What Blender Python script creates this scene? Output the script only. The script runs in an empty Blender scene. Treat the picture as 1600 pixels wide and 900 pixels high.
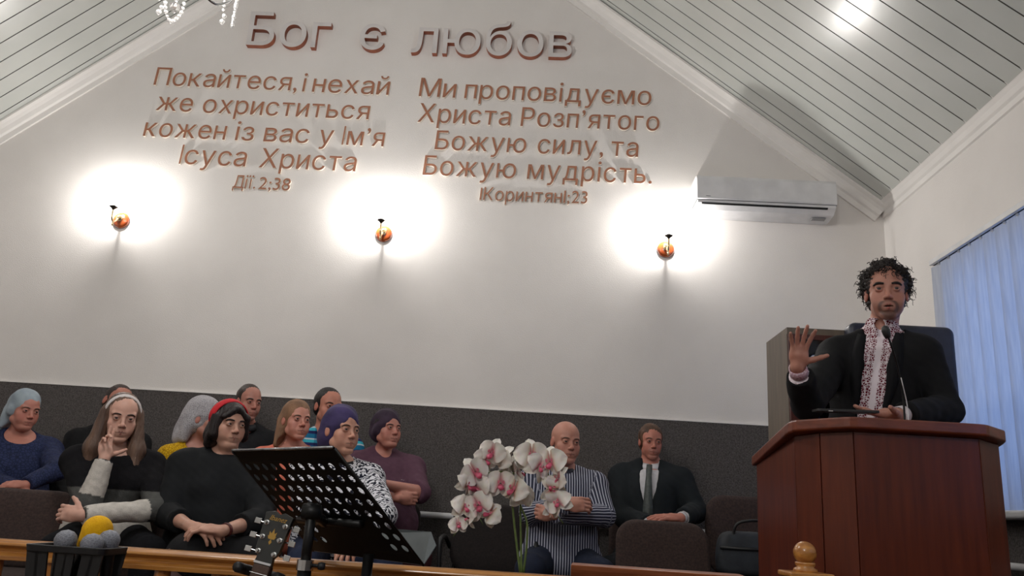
import bpy, bmesh, math, random
import numpy as np
from mathutils import Vector, Matrix, Euler
random.seed(7)
S = bpy.context.scene
C = S.collection
# ------------------------------------------------------------------ camera
F_PX = 1270.3; PITCH = 0.27378; YAW = 0.0416; ROLL = 0.06327; EYE = 0.82; PF = .08   # eye height and platform floor
def cam_axes():
    fwd = Vector((-math.sin(YAW)*math.cos(PITCH), math.cos(YAW)*math.cos(PITCH), math.sin(PITCH)))
    right = Vector((math.cos(YAW), math.sin(YAW), 0)); up = right.cross(fwd)
    c, s = math.cos(ROLL), math.sin(ROLL)
    return c*right+s*up, -s*right+c*up, fwd
RT, UP, FW = cam_axes()
cd = bpy.data.cameras.new('camera'); cam = bpy.data.objects.new('camera', cd); C.objects.link(cam)
cd.sensor_width = 36; cd.lens = F_PX/1600*36; cd.clip_start = 0.05
M3 = Matrix((RT, UP, -FW)).transposed()
cam.matrix_world = Matrix.Translation((0, 0, EYE)) @ M3.to_4x4()
S.camera = cam
def at(u, v, Y):
    """world point at depth Y (metres in front of the viewer) seen at photo pixel u, v"""
    d = (u-800)/F_PX*RT - (v-450)/F_PX*UP + FW
    p = d*(Y/d.y); return Vector((p.x, p.y, p.z+EYE))
# ------------------------------------------------------------------ exposure, world
S.view_settings.view_transform = 'Standard'; S.view_settings.look = 'None'
S.view_settings.gamma = 1; S.view_settings.use_curve_mapping = False
S.view_settings.exposure = 0.0
S.cycles.use_denoising = True
S.cycles.max_bounces = 8; S.cycles.diffuse_bounces = 4; S.cycles.transparent_max_bounces = 16
S.cycles.sample_clamp_indirect = 6
BULB = 760; CHAND = 7.5; SKY = 1.6; HALL_FILL = 22
w = bpy.data.worlds.new('dusk'); S.world = w; w.use_nodes = True
w.node_tree.nodes['Background'].inputs[0].default_value = (0.30, 0.50, 1.0, 1)
w.node_tree.nodes['Background'].inputs[1].default_value = SKY
def lamp(name, loc, power, col, size=.03, parent=None):
    l = bpy.data.lights.new(name, 'POINT'); l.energy = power; l.color = col; l.shadow_soft_size = size
    o = bpy.data.objects.new(name, l); C.objects.link(o); o.location = loc
    if parent: o.parent = parent
    return o
# ------------------------------------------------------------------ materials
def nd(t, typ, **kw):
    n = t.nodes.new(typ)
    for k, v in kw.items(): setattr(n, k, v)
    return n
def ramp(t, fac, stops):
    r = nd(t, 'ShaderNodeValToRGB'); e = r.color_ramp.elements
    while len(e) < len(stops): e.new(.5)
    for i, (p, c) in enumerate(stops): e[i].position = p; e[i].color = (*c, 1)
    t.links.new(fac, r.inputs[0]); return r.outputs[0]
def coords(t, scale=(1, 1, 1), space='Object'):
    tc = nd(t, 'ShaderNodeTexCoord'); mp = nd(t, 'ShaderNodeMapping'); mp.inputs['Scale'].default_value = scale
    t.links.new(tc.outputs[space], mp.inputs[0]); return mp.outputs[0]
def mat(name, c1, c2=None, rough=.6, scale=8, stretch=(1, 1, 1), bump=0, metal=0, spec=.5, detail=4, lo=.35, hi=.65, coat=0, sheen=0, bscale=None):
    m = bpy.data.materials.new(name); m.use_nodes = True; t = m.node_tree; b = t.nodes['Principled BSDF']
    c2 = c2 or tuple(x*.86 for x in c1)
    vec = coords(t, stretch); n = nd(t, 'ShaderNodeTexNoise'); n.inputs['Scale'].default_value = scale; n.inputs['Detail'].default_value = detail
    t.links.new(vec, n.inputs[0])
    t.links.new(ramp(t, n.outputs[0], [(lo, c1), (hi, c2)]), b.inputs['Base Color'])
    b.inputs['Roughness'].default_value = rough; b.inputs['Metallic'].default_value = metal
    b.inputs['Specular IOR Level'].default_value = spec; b.inputs['Coat Weight'].default_value = coat; b.inputs['Coat Roughness'].default_value = .15
    b.inputs['Sheen Weight'].default_value = sheen
    if bump:
        n2 = nd(t, 'ShaderNodeTexNoise'); n2.inputs['Scale'].default_value = bscale or scale*4; n2.inputs['Detail'].default_value = 3
        t.links.new(vec, n2.inputs[0])
        bp = nd(t, 'ShaderNodeBump'); bp.inputs['Strength'].default_value = bump; bp.inputs['Distance'].default_value = .004
        t.links.new(n2.outputs[0], bp.inputs['Height']); t.links.new(bp.outputs[0], b.inputs['Normal'])
    return m
def sm(r, g, b):  # sRGB 0-255 -> linear
    return tuple((x/255/12.92 if x <= 10 else ((x/255+.055)/1.055)**2.4) for x in (r, g, b))
def emis(name, col, strength):
    m = bpy.data.materials.new(name); m.use_nodes = True; b = m.node_tree.nodes['Principled BSDF']
    b.inputs['Base Color'].default_value = (*col, 1); b.inputs['Emission Color'].default_value = (*col, 1); b.inputs['Emission Strength'].default_value = strength
    return m
M = {}
M['wall'] = mat('wall_paper', sm(226, 221, 217), sm(221, 216, 212), .85, 3, bump=.35, bscale=160)
M['ceil'] = mat('ceiling_plank', sm(206, 208, 203), sm(196, 199, 194), .26, 2, spec=.9)
M['seam'] = mat('plank_seam', sm(110, 110, 106), None, .6)
M['cornice'] = mat('cornice', sm(234, 230, 226), sm(230, 226, 222), .6)
M['wains'] = mat('grey_carpet_panel', sm(106, 101, 99), sm(66, 62, 61), .95, 130, bump=.5, spec=.1, lo=.3, hi=.7, bscale=150)
M['white'] = mat('white_plastic', sm(222, 221, 222), None, .35)
M['blackgap'] = mat('dark_gap', sm(18, 18, 20), None, .8)
M['floor'] = mat('brown_carpet', sm(70, 52, 45), sm(54, 40, 35), .95, 40, bump=.3)
M['hallfloor'] = mat('hall_floor', sm(92, 70, 52), sm(80, 60, 44), .5, 4, (8, 1, 1))
M['letterface'] = mat('copper_foam_face', sm(166, 110, 82), sm(150, 98, 74), .45, 20)
M['letteredge'] = mat('white_foam_edge', sm(236, 226, 212), None, .6)
M['titleface'] = mat('white_foam_face', sm(214, 208, 206), None, .5)
M['titleedge'] = mat('copper_foam_edge', sm(150, 84, 56), sm(132, 72, 50), .5, 20)
M['pine'] = mat('varnished_pine', sm(196, 136, 66), sm(156, 98, 42), .28, 6, (1.2, 14, 14), coat=.4, detail=6)
M['pinex'] = mat('varnished_pine_upright', sm(186, 122, 60), sm(150, 88, 42), .28, 6, (14, 14, 1.2), coat=.4, detail=6)
M['boardwood'] = mat('reddish_varnished_board', sm(170, 100, 62), sm(140, 78, 48), .35, 6, (1.2, 14, 14), coat=.3)
M['mahog'] = mat('mahogany_veneer', sm(104, 46, 26), sm(76, 31, 18), .3, 5, (9, 9, .7), coat=.12, detail=5, spec=.3, lo=.25, hi=.75)
M['mahogtop'] = mat('mahogany_top', sm(120, 56, 32), sm(96, 42, 24), .3, 6, (2, 9, 9), coat=.25)
M['blackm'] = mat('black_metal', sm(17, 17, 18), sm(12, 12, 13), .42, 30, metal=.0, spec=.35)
M['blackp'] = mat('black_plastic', sm(24, 24, 26), None, .5, 30)
M['deskblack'] = mat('matt_black_steel', sm(17, 17, 18), sm(12, 12, 13), .65, 30, spec=.18)
M['chrome'] = mat('chrome', sm(215, 215, 215), None, .15, metal=1)
M['greym'] = mat('grey_mesh', sm(150, 152, 160), sm(116, 118, 128), .55, 320, metal=.3, bump=.6, bscale=400)
M['yellow'] = mat('yellow_foam', sm(240, 184, 10), sm(228, 168, 6), .95, 60, bump=.5)
M['chairfab'] = mat('brown_upholstery', sm(66, 50, 46), sm(48, 37, 35), .95, 90, bump=.4, sheen=.0)
M['chairfabd'] = mat('black_upholstery', sm(40, 33, 32), sm(30, 25, 25), .95, 90, bump=.4)
# ------------------------------------------------------------------ object helpers
def tag(o, label=None, cat=None, group=None, kind=None):
    if label: o['label'] = label
    if cat: o['category'] = cat
    if group: o['group'] = group
    if kind: o['kind'] = kind
    return o
def thing(name, label, cat, loc=(0, 0, 0), rz=0, group=None):
    o = bpy.data.objects.new(name, None); C.objects.link(o); o.location = loc; o.rotation_euler = (0, 0, rz)
    o.empty_display_size = .1
    return tag(o, label, cat, group)
def link(name, me, parent=None, loc=None):
    o = bpy.data.objects.new(name, me); C.objects.link(o)
    if parent: o.parent = parent
    if loc is not None: o.location = loc
    return o
def obj(name, bm, m, parent=None, smooth=False, loc=None, bevel=0, sub=0, autos=False):
    me = bpy.data.meshes.new(name); bmesh.ops.recalc_face_normals(bm, faces=bm.faces); bm.to_mesh(me); bm.free()
    for x in (m if isinstance(m, (list, tuple)) else [m]): me.materials.append(x)
    if smooth:
        me.polygons.foreach_set('use_smooth', [True]*len(me.polygons))
        if autos: me.set_sharp_from_angle(angle=math.radians(40))
    o = link(name, me, parent, loc)
    if bevel:
        md = o.modifiers.new('b', 'BEVEL'); md.width = bevel; md.segments = 3; md.limit_method = 'ANGLE'
    if sub:
        md = o.modifiers.new('s', 'SUBSURF'); md.levels = sub; md.render_levels = sub
    return o
def box(bm, lo, hi, mi=0):
    x0, y0, z0 = lo; x1, y1, z1 = hi
    v = [bm.verts.new(p) for p in ((x0,y0,z0),(x1,y0,z0),(x1,y1,z0),(x0,y1,z0),(x0,y0,z1),(x1,y0,z1),(x1,y1,z1),(x0,y1,z1))]
    for f in ((0,3,2,1),(4,5,6,7),(0,1,5,4),(1,2,6,5),(2,3,7,6),(3,0,4,7)):
        bm.faces.new([v[i] for i in f]).material_index = mi
    return v
def tube(bm, pts, r, n=10, cap=True, flat=None):
    """sweep a circle along pts; r number or list"""
    pts = [Vector(p) for p in pts]; N = len(pts)
    rs = r if isinstance(r, (list, tuple)) else [r]*N
    rings = []; prev = None
    for i, p in enumerate(pts):
        d = (pts[min(i+1, N-1)]-pts[max(i-1, 0)]).normalized()
        if prev is None:
            a = Vector((0, 0, 1)) if abs(d.z) < .9 else Vector((1, 0, 0)); s = d.cross(a).normalized()
        else:
            s = (prev-d*prev.dot(d)).normalized()
        prev = s; t = d.cross(s)
        rings.append([bm.verts.new(p+(math.cos(2*math.pi*k/n)*s+math.sin(2*math.pi*k/n)*t)*rs[i]) for k in range(n)])
    for a, b in zip(rings, rings[1:]):
        for k in range(n): bm.faces.new((a[k], a[(k+1) % n], b[(k+1) % n], b[k]))
    if cap:
        bm.faces.new(rings[0][::-1]); bm.faces.new(rings[-1])
def lathe(bm, prof, n=24, c=(0, 0, 0), axis=None):
    """prof: list of (radius, height)"""
    R = Vector((0, 0, 1)).rotation_difference(Vector(axis)).to_matrix() if axis else Matrix.Identity(3)
    c = Vector(c); rings = []
    for r, h in prof:
        if r < 1e-5: rings.append([bm.verts.new(c+R@Vector((0, 0, h)))])
        else: rings.append([bm.verts.new(c+R@Vector((r*math.cos(2*math.pi*k/n), r*math.sin(2*math.pi*k/n), h))) for k in range(n)])
    for a, b in zip(rings, rings[1:]):
        for k in range(n):
            q = [a[k % len(a)], a[(k+1) % len(a)], b[(k+1) % len(b)], b[k % len(b)]]
            u = []
            for x in q:
                if x not in u: u.append(x)
            if len(u) > 2: bm.faces.new(u)
    for rg, rev in ((rings[0], True), (rings[-1], False)):
        if len(rg) > 2: bm.faces.new(rg[::-1] if rev else rg)
def prism(bm, poly, z0, z1):
    """vertical prism, poly list of (x,y); z0/z1 numbers or functions"""
    f = lambda z, x, y: z(x, y) if callable(z) else z
    a = [bm.verts.new((x, y, f(z0, x, y))) for x, y in poly]; b = [bm.verts.new((x, y, f(z1, x, y))) for x, y in poly]
    bm.faces.new(a[::-1]); bm.faces.new(b); n = len(a)
    for k in range(n): bm.faces.new((a[k], a[(k+1) % n], b[(k+1) % n], b[k]))
def roundrect(w, h, r, n=5):
    out = []
    for cx, cy, a0 in ((w/2-r, h/2-r, 0), (-w/2+r, h/2-r, 90), (-w/2+r, -h/2+r, 180), (w/2-r, -h/2+r, 270)):
        for k in range(n+1):
            a = math.radians(a0+90*k/n); out.append((cx+r*math.cos(a), cy+r*math.sin(a)))
    return out
def bez(p0, p1, p2, n=10):
    p0, p1, p2 = map(Vector, (p0, p1, p2))
    return [(1-t)**2*p0+2*t*(1-t)*p1+t*t*p2 for t in [i/n for i in range(n+1)]]
def catmull(P, n=6):
    P = [Vector(p) for p in P]; Q = [P[0]*2-P[1]]+P+[P[-1]*2-P[-2]]; out = []
    for i in range(1, len(Q)-2):
        a, b, c, d = Q[i-1:i+3]
        for k in range(n):
            t = k/n; out.append(.5*((2*b)+(c-a)*t+(2*a-5*b+4*c-d)*t*t+(3*b-a-3*c+d)*t**3))
    out.append(P[-1]); return out
def dup(root, loc=None, rz=None, label=None, name=None):
    r = root.copy(); C.objects.link(r)
    if loc is not None: r.location = loc
    if rz is not None: r.rotation_euler = (0, 0, rz)
    if label: r['label'] = label
    for ch in list(root.children):
        c = ch.copy(); C.objects.link(c); c.parent = r
        for g in ch.children:
            d = g.copy(); C.objects.link(d); d.parent = c
    return r
def struct(name, bm, m, **kw):
    o = obj(name, bm, m, **kw); o['kind'] = 'structure'; return o
# ================================================================== THE ROOM
D = 5.3; XR = 2.295; XL = -4.40; YB = -6.5; FLH = -0.45; YPL = 1.95
AX, AZ = -1.17, 5.655; ZR = 3.0; ZL = 2.99
bm = bmesh.new()
v = [bm.verts.new((x, D, z)) for x, z in ((XL-.2, FLH), (XR+.2, FLH), (XR+.2, ZR), (AX, AZ+.1), (XL-.2, ZL))]
w2 = [bm.verts.new((p.co.x, D+.2, p.co.z)) for p in v]
bm.faces.new(v); bm.faces.new(w2[::-1])
for i in range(5): bm.faces.new((v[i], v[(i+1) % 5], w2[(i+1) % 5], w2[i]))
struct('wall_back', bm, M['wall'])
bm = bmesh.new(); box(bm, (XL-.2, YB, FLH), (XL, D, ZL+.1)); struct('wall_left', bm, M['wall'])
bm = bmesh.new()
v = [bm.verts.new((x, YB, z)) for x, z in ((XL-.2, FLH), (XR+.2, FLH), (XR+.2, ZR), (AX, AZ+.1), (XL-.2, ZL))]
w2 = [bm.verts.new((p.co.x, YB-.2, p.co.z)) for p in v]
bm.faces.new(v); bm.faces.new(w2[::-1])
for i in range(5): bm.faces.new((v[i], v[(i+1) % 5], w2[(i+1) % 5], w2[i]))
struct('wall_front', bm, M['wall'])
# right wall with three window openings
wins = [(3.02, 4.44), (0.2, 1.62), (-3.2, -1.78)]; WZ0, WZ1 = 1.0, 2.32
bm = bmesh.new()
ys = [YB]+[y for w_ in sorted(wins) for y in w_]+[D]
box(bm, (XR, YB, FLH), (XR+.3, D, WZ0)); box(bm, (XR, YB, WZ1), (XR+.3, D, ZR+.1))
for a, b in zip(ys[::2], ys[1::2]): box(bm, (XR, a, WZ0), (XR+.3, b, WZ1))
struct('wall_right', bm, M['wall'])
# ceiling slopes with real plank grooves running down the slope
def slope(name, x0, z0, x1, z1):
    bm = bmesh.new(); d = Vector((x1-x0, 0, z1-z0)).normalized(); nrm = Vector((-d.z, 0, d.x))
    if nrm.z < 0: nrm = -nrm
    prof = []; y = D+.0
    P = .1
    while y > YB-.1:
        prof += [(y, 0, 1), (y-.002, .007, 1), (y-.005, .007, 1), (y-.008, 0, 0)]
        y -= P*1.35
    prof.append((YB-.1, 0, 0))
    A = []; 
    for yy, h, mi in prof: A.append((bm.verts.new((x0+nrm.x*h, yy, z0+nrm.z*h)), bm.verts.new((x1+nrm.x*h, yy, z1+nrm.z*h)), mi))
    for (a, b, mi), (c, e, _) in zip(A, A[1:]): bm.faces.new((a, b, e, c)).material_index = mi
    # upper skin
    q = [bm.verts.new(p) for p in ((x0+nrm.x*.15, D+.2, z0+nrm.z*.15), (x1+nrm.x*.15, D+.2, z1+nrm.z*.15), (x1+nrm.x*.15, YB-.2, z1+nrm.z*.15), (x0+nrm.x*.15, YB-.2, z0+nrm.z*.15))]
    bm.faces.new(q)
    return struct(name, bm, [M['ceil'], M['seam']])
slope('ceiling', XR+.25, ZR-.25*.766, AX, AZ); slope('ceiling.001', XL-.25, ZL-.25*.825, AX, AZ)
# cornice mouldings: gable (two) and eaves (two)
def mould(name, p0, p1, inw, dn, s=1):
    """stepped cove profile in plane of vectors inw (away from wall 1) and dn (away from wall 2)"""
    prof = [(0, 0), (.075, 0), (.075, .012), (.055, .018), (.04, .03), (.028, .05), (.015, .056), (.012, .085), (0, .085)]
    p0, p1, inw, dn = Vector(p0), Vector(p1), Vector(inw).normalized(), Vector(dn).normalized()
    bm = bmesh.new(); rings = []
    for p in (p0, p1): rings.append([bm.verts.new(p+inw*a*s+dn*b*s) for a, b in prof])
    n = len(prof)
    for k in range(n): bm.faces.new((rings[0][k], rings[0][(k+1) % n], rings[1][(k+1) % n], rings[1][k]))
    bm.faces.new(rings[0]); bm.faces.new(rings[1][::-1]); return struct(name, bm, M['cornice'])
mould('trim_1', (XR, D, ZR), (AX, D, AZ-.02), (0, -1, 0), (-.608, 0, -.794), 1.25)
mould('trim_2', (XL, D, ZL), (AX, D, AZ-.02), (0, -1, 0), (.636, 0, -.771), 1.25)
mould('trim_3', (XR, YB, ZR+.02), (XR, D, ZR+.02), (-1, 0, .7), (0, 0, -1))
mould('trim_4', (XL, YB, ZL+.02), (XL, D, ZL+.02), (1, 0, .7), (0, 0, -1))
# carpet-clad wainscot
WT = 1.478
bm = bmesh.new(); box(bm, (XL, D-.014, PF), (XR, D-.001, WT)); struct('trim_5', bm, M['wains'])
bm = bmesh.new()
box(bm, (XR-.014, YB, FLH), (XR-.001, D-.015, WZ0-.05))
struct('trim_6', bm, M['wains'])
bm = bmesh.new(); box(bm, (XL, D-.018, WT), (XR, D-.001, WT+.006)); struct('trim_7', bm, M['cornice'])
# floors
bm = bmesh.new(); box(bm, (XL, YPL, FLH), (XR, D, PF)); struct('floor', bm, M['floor'])
bm = bmesh.new(); box(bm, (XL, YB, FLH-.2), (XR, YPL, FLH)); struct('floor.001', bm, M['hallfloor'])
# windows: frame, thin glass, sill
glass = bpy.data.materials.new('window_glass'); glass.use_nodes = True; t = glass.node_tree; t.nodes.remove(t.nodes['Principled BSDF'])
tr = nd(t, 'ShaderNodeBsdfTransparent'); gl = nd(t, 'ShaderNodeBsdfGlossy'); gl.inputs['Roughness'].default_value = .02
mx = nd(t, 'ShaderNodeMixShader'); mx.inputs[0].default_value = .07
t.links.new(tr.outputs[0], mx.inputs[1]); t.links.new(gl.outputs[0], mx.inputs[2]); t.links.new(mx.outputs[0], t.nodes['Material Output'].inputs[0])
slatm = bpy.data.materials.new('translucent_blind_fabric'); slatm.use_nodes = True; t = slatm.node_tree; t.nodes.remove(t.nodes['Principled BSDF'])
df = nd(t, 'ShaderNodeBsdfDiffuse'); tl = nd(t, 'ShaderNodeBsdfTranslucent'); mx = nd(t, 'ShaderNodeMixShader'); mx.inputs[0].default_value = .55
n1 = nd(t, 'ShaderNodeTexNoise'); n1.inputs['Scale'].default_value = 60; t.links.new(coords(t, (1, 1, .1)), n1.inputs[0])
cc = ramp(t, n1.outputs[0], [(.3, sm(214, 218, 226)), (.7, sm(196, 202, 214))])
t.links.new(cc, df.inputs[0]); t.links.new(cc, tl.inputs[0])
t.links.new(df.outputs[0], mx.inputs[1]); t.links.new(tl.outputs[0], mx.inputs[2]); t.links.new(mx.outputs[0], t.nodes['Material Output'].inputs[0])
for i, (y0, y1) in enumerate(wins):
    root = bpy.data.objects.new('window_%d' % (i+1), None); C.objects.link(root); root['kind'] = 'structure'; root.location = (XR+.15, (y0+y1)/2, WZ0)
    def P(bm, lo, hi): box(bm, (lo[0]-XR-.15, lo[1]-(y0+y1)/2, lo[2]-WZ0), (hi[0]-XR-.15, hi[1]-(y0+y1)/2, hi[2]-WZ0))
    bm = bmesh.new(); x0, x1 = XR+.12, XR+.18; ym = (y0+y1)/2
    for lo, hi in (((x0, y0, WZ0), (x1, y0+.06, WZ1)), ((x0, y1-.06, WZ0), (x1, y1, WZ1)), ((x0, y0+.06, WZ0), (x1, y1-.06, WZ0+.06)), ((x0, y0+.06, WZ1-.06), (x1, y1-.06, WZ1)), ((x0, ym-.04, WZ0+.06), (x1, ym+.04, WZ1-.06))): P(bm, lo, hi)
    obj('window_frame', bm, M['white'], root)
    bm = bmesh.new(); P(bm, (XR+.147, y0+.05, WZ0+.05), (XR+.151, y1-.05, WZ1-.05)); obj('window_pane', bm, glass, root)
    bm = bmesh.new(); P(bm, (XR-.12, y0-.12, WZ0-.05), (XR+.12, y1+.06, WZ0-.012)); obj('window_sill', bm, M['white'], root, bevel=.012)
# vertical blinds
def blinds(y0, y1, label):
    b = thing('vertical_blinds', label, 'blinds', (XR-.06, (y0+y1)/2, 0), 0)
    cy = (y0+y1)/2
    bm = bmesh.new(); box(bm, (-.022, y0-cy-.02, 2.362), (.03, y1-cy+.02, 2.392)); obj('track', bm, M['white'], b, bevel=.003)
    bm = bmesh.new(); box(bm, (-.004, y0-cy-.01, 2.3605), (.004, y1-cy+.01, 2.3622)); obj('track_slot', bm, M['blackgap'], b)
    n = int((y1-y0)/.111)+1
    for k in range(n):
        y = y1-.055-k*.111-cy; ang = math.radians(17)
        bm = bmesh.new(); hw = .0635; N = 6; th = .0008
        for sgn in (0,):
            cols = []
            for j in range(N+1):
                s = -hw+2*hw*j/N; cv = .006*(1-(s/hw)**2)
                dx = -math.sin(ang)*s-cv*math.cos(ang); dy = math.cos(ang)*s-cv*math.sin(ang)
                cols.append([bm.verts.new((dx+.02*0, y+dy, z)) for z in (.985, 1.02, 2.31, 2.345)])
            for a, c_ in zip(cols, cols[1:]):
                for q in range(3): bm.faces.new((a[q], c_[q], c_[q+1], a[q+1]))
        o = obj('slat', bm, slatm, b, smooth=True)
        bm = bmesh.new(); box(bm, (-.004, y-.01, 2.34), (.004, y+.01, 2.362)); obj('slat_clip', bm, M['chrome'], o)
    return b
blinds(3.0, 4.53, 'pale vertical slat blinds glowing blue over the window beside the lectern')
for (y0, y1) in wins[1:]: blinds(y0-.03, y1+.09, 'pale vertical slat blinds over the hall window %s' % ('beside the viewer' if y0 > 0 else 'behind the viewer'))
# heating pipes
def pipe(name, pts, r, label):
    bm = bmesh.new(); tube(bm, pts, r, 14); o = obj(name, bm, M['white'], smooth=True); return tag(o, label, 'pipe')
pipe('heating_pipe', [(XL+.05, D-.06, .80), (XR-.1, D-.06, .80)], .019, 'white heating pipe running along the grey back wall behind the chairs')
pipe('heating_pipe', catmull([(XR-.06, D-.15, .74), (XR-.06, 4, .74), (XR-.06, 1.9, .74)]), .017, 'upper white heating pipe under the blue window sill')
pipe('heating_pipe', [(XR-.06, D-.15, .63), (XR-.06, 1.9, .63)], .017, 'lower white heating pipe under the blue window sill')

# ================================================================== LETTERING
from mathutils.geometry import delaunay_2d_cdt
def glyph(ch, weight=0):
    """solid letter: outline contours, non-zero winding fill, extruded; returns verts (unit size, z in 0..1) and faces"""
    cu = bpy.data.curves.new('g', 'FONT'); cu.body = ch; cu.size = 1; cu.fill_mode = 'NONE'; cu.offset = weight; cu.resolution_u = 4
    o = bpy.data.objects.new('g', cu); C.objects.link(o)
    dg = bpy.context.evaluated_depsgraph_get(); dg.update()
    me = bpy.data.meshes.new_from_object(o.evaluated_get(dg)); bpy.data.objects.remove(o); bpy.data.curves.remove(cu)
    P = [v.co.xy.copy() for v in me.vertices]; nxt = {}
    for e in me.edges: a, b = e.vertices; nxt.setdefault(a, []).append(b); nxt.setdefault(b, []).append(a)
    bpy.data.meshes.remove(me)
    loops = []; seen = set()
    for st in range(len(P)):
        if st in seen or st not in nxt: continue
        lp = [st]; seen.add(st); cur = st; up = st+1 if (st+1) in nxt[st] else nxt[st][0]
        while up not in seen:
            lp.append(up); seen.add(up); cand = [q for q in nxt[up] if q not in seen]
            if not cand: break
            up = cand[0]
        if len(lp) > 2: loops.append(lp)
    edges = [(lp[i], lp[(i+1) % len(lp)]) for lp in loops for i in range(len(lp))]
    V, E, Fc, *_ = delaunay_2d_cdt(P, edges, [], 0, 1e-6)
    seg = np.array([(*P[a], *P[b]) for a, b in edges])
    def wn(x, y):
        x0, y0, x1, y1 = seg.T; up_ = (y0 <= y) & (y1 > y); dn = (y0 > y) & (y1 <= y)
        cr = (x1-x0)*(y-y0)-(x-x0)*(y1-y0); return int((up_ & (cr > 0)).sum()-(dn & (cr < 0)).sum())
    tri = []
    for f in Fc:
        cx = sum(V[i].x for i in f)/len(f); cy = sum(V[i].y for i in f)/len(f)
        if wn(cx, cy) != 0: tri.append(tuple(f))
    n = len(V); cnt = {}
    for f in tri:
        for i in range(len(f)): k = (f[i], f[(i+1) % len(f)]); cnt[k] = 1
    co = np.array([(p.x, p.y, 0) for p in V]+[(p.x, p.y, 1) for p in V], np.float32)
    faces = [tuple(i+n for i in f) for f in tri]+[f[::-1] for f in tri]; nf = len(faces)
    for (a, b) in cnt:
        if (b, a) not in cnt: faces.append((a, b, b+n, a+n))
    used = sorted({i for f in faces for i in f}); mp = {u: i for i, u in enumerate(used)}
    return [tuple(mp[i] for i in f) for f in faces], co[used], nf
CAPH = .727; GC = {}
def getg(ch, wt):
    if ch == 'І':
        q = .062; v = [(0, 0, 0), (q, 0, 0), (q, CAPH, 0), (0, CAPH, 0)]; v += [(a, b, 1) for a, b, _ in v]
        return [(4, 5, 6, 7), (0, 3, 2, 1), (0, 1, 5, 4), (1, 2, 6, 5), (2, 3, 7, 6), (3, 0, 4, 7)], np.array(v, np.float32), 2
    if (ch, wt) not in GC: GC[(ch, wt)] = glyph(ch, wt)
    return GC[(ch, wt)]
ORD = 'first second third fourth fifth sixth seventh eighth ninth tenth eleventh twelfth thirteenth'.split()
def word(txt, u0, v0, u1, v1, cap, wt, depth, mats, where, grp, gapf=.16, slant=0, only=None):
    """raised letters fixed to the back wall; baseline from u0,v0 to u1,v1 in the photo, cap height in metres"""
    A, B = at(u0, v0, D-depth), at(u1, v1, D-depth); W = (B-A).length; dirx = (B-A).normalized()
    s = cap/CAPH; gl_ = [getg(c, wt) for c in txt]
    ws = [float(co[:, 0].max()-co[:, 0].min())*s for _, co, _n in gl_]
    gap = cap*gapf; tot = sum(ws)+gap*(len(txt)-1); kx = (W-gap*(len(txt)-1)*.9)/sum(ws) if len(txt) > 1 else 1
    kx = max(.8, min(1.3, kx)); gap = (W-sum(ws)*kx)/max(1, len(txt)-1)
    x = 0; cnt = {}
    for i, (ch, (fc, co, nf)) in enumerate(zip(txt, gl_)):
        c2 = co.copy(); c2[:, 0] -= co[:, 0].min(); c2[:, 0] *= s*kx; c2[:, 1] *= s; c2[:, 0] += c2[:, 1]*slant
        org = A+dirx*x; out = np.zeros_like(c2)
        out[:, 0] = c2[:, 0]*dirx.x; out[:, 2] = c2[:, 1]+c2[:, 0]*dirx.z; out[:, 1] = -c2[:, 2]*depth-.002
        me = bpy.data.meshes.new('letter'); me.from_pydata([tuple(map(float, q)) for q in out], [], fc); me.materials.append(mats[0]); me.materials.append(mats[1])
        me.polygons.foreach_set('material_index', [0]*nf+[1]*(len(fc)-nf)); me.update()
        o = link('punctuation_mark' if not ch.isalnum() else ('digit' if ch.isdigit() else 'letter'), me, None, (org.x, D, org.z))
        kind = 'digit' if ch.isdigit() else ('mark' if not ch.isalnum() else ('capital letter' if ch.isupper() else 'letter'))
        tag(o, f'{"big white" if depth > .03 else "copper"} {kind} {ch}, {ORD[i]} in the {where}', 'letter', grp)
        x += ws[i]*kx+gap
T = (M['titleface'], M['titleedge']); L = (M['letterface'], M['letteredge'])
word('Бог', 384, 70, 513, 75, .285, .022, .045, T, 'first word of the title', 'letters of the title')
word('є', 560, 76, 597, 78, .285, .022, .045, T, 'second word of the title', 'letters of the title')
word('любов', 642, 82, 893, 90, .285, .022, .045, T, 'third word of the title', 'letters of the title')
def ln(k, n, side): return f'{ORD[k]} word, {ORD[n-1]} line of the {side} verse'
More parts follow.
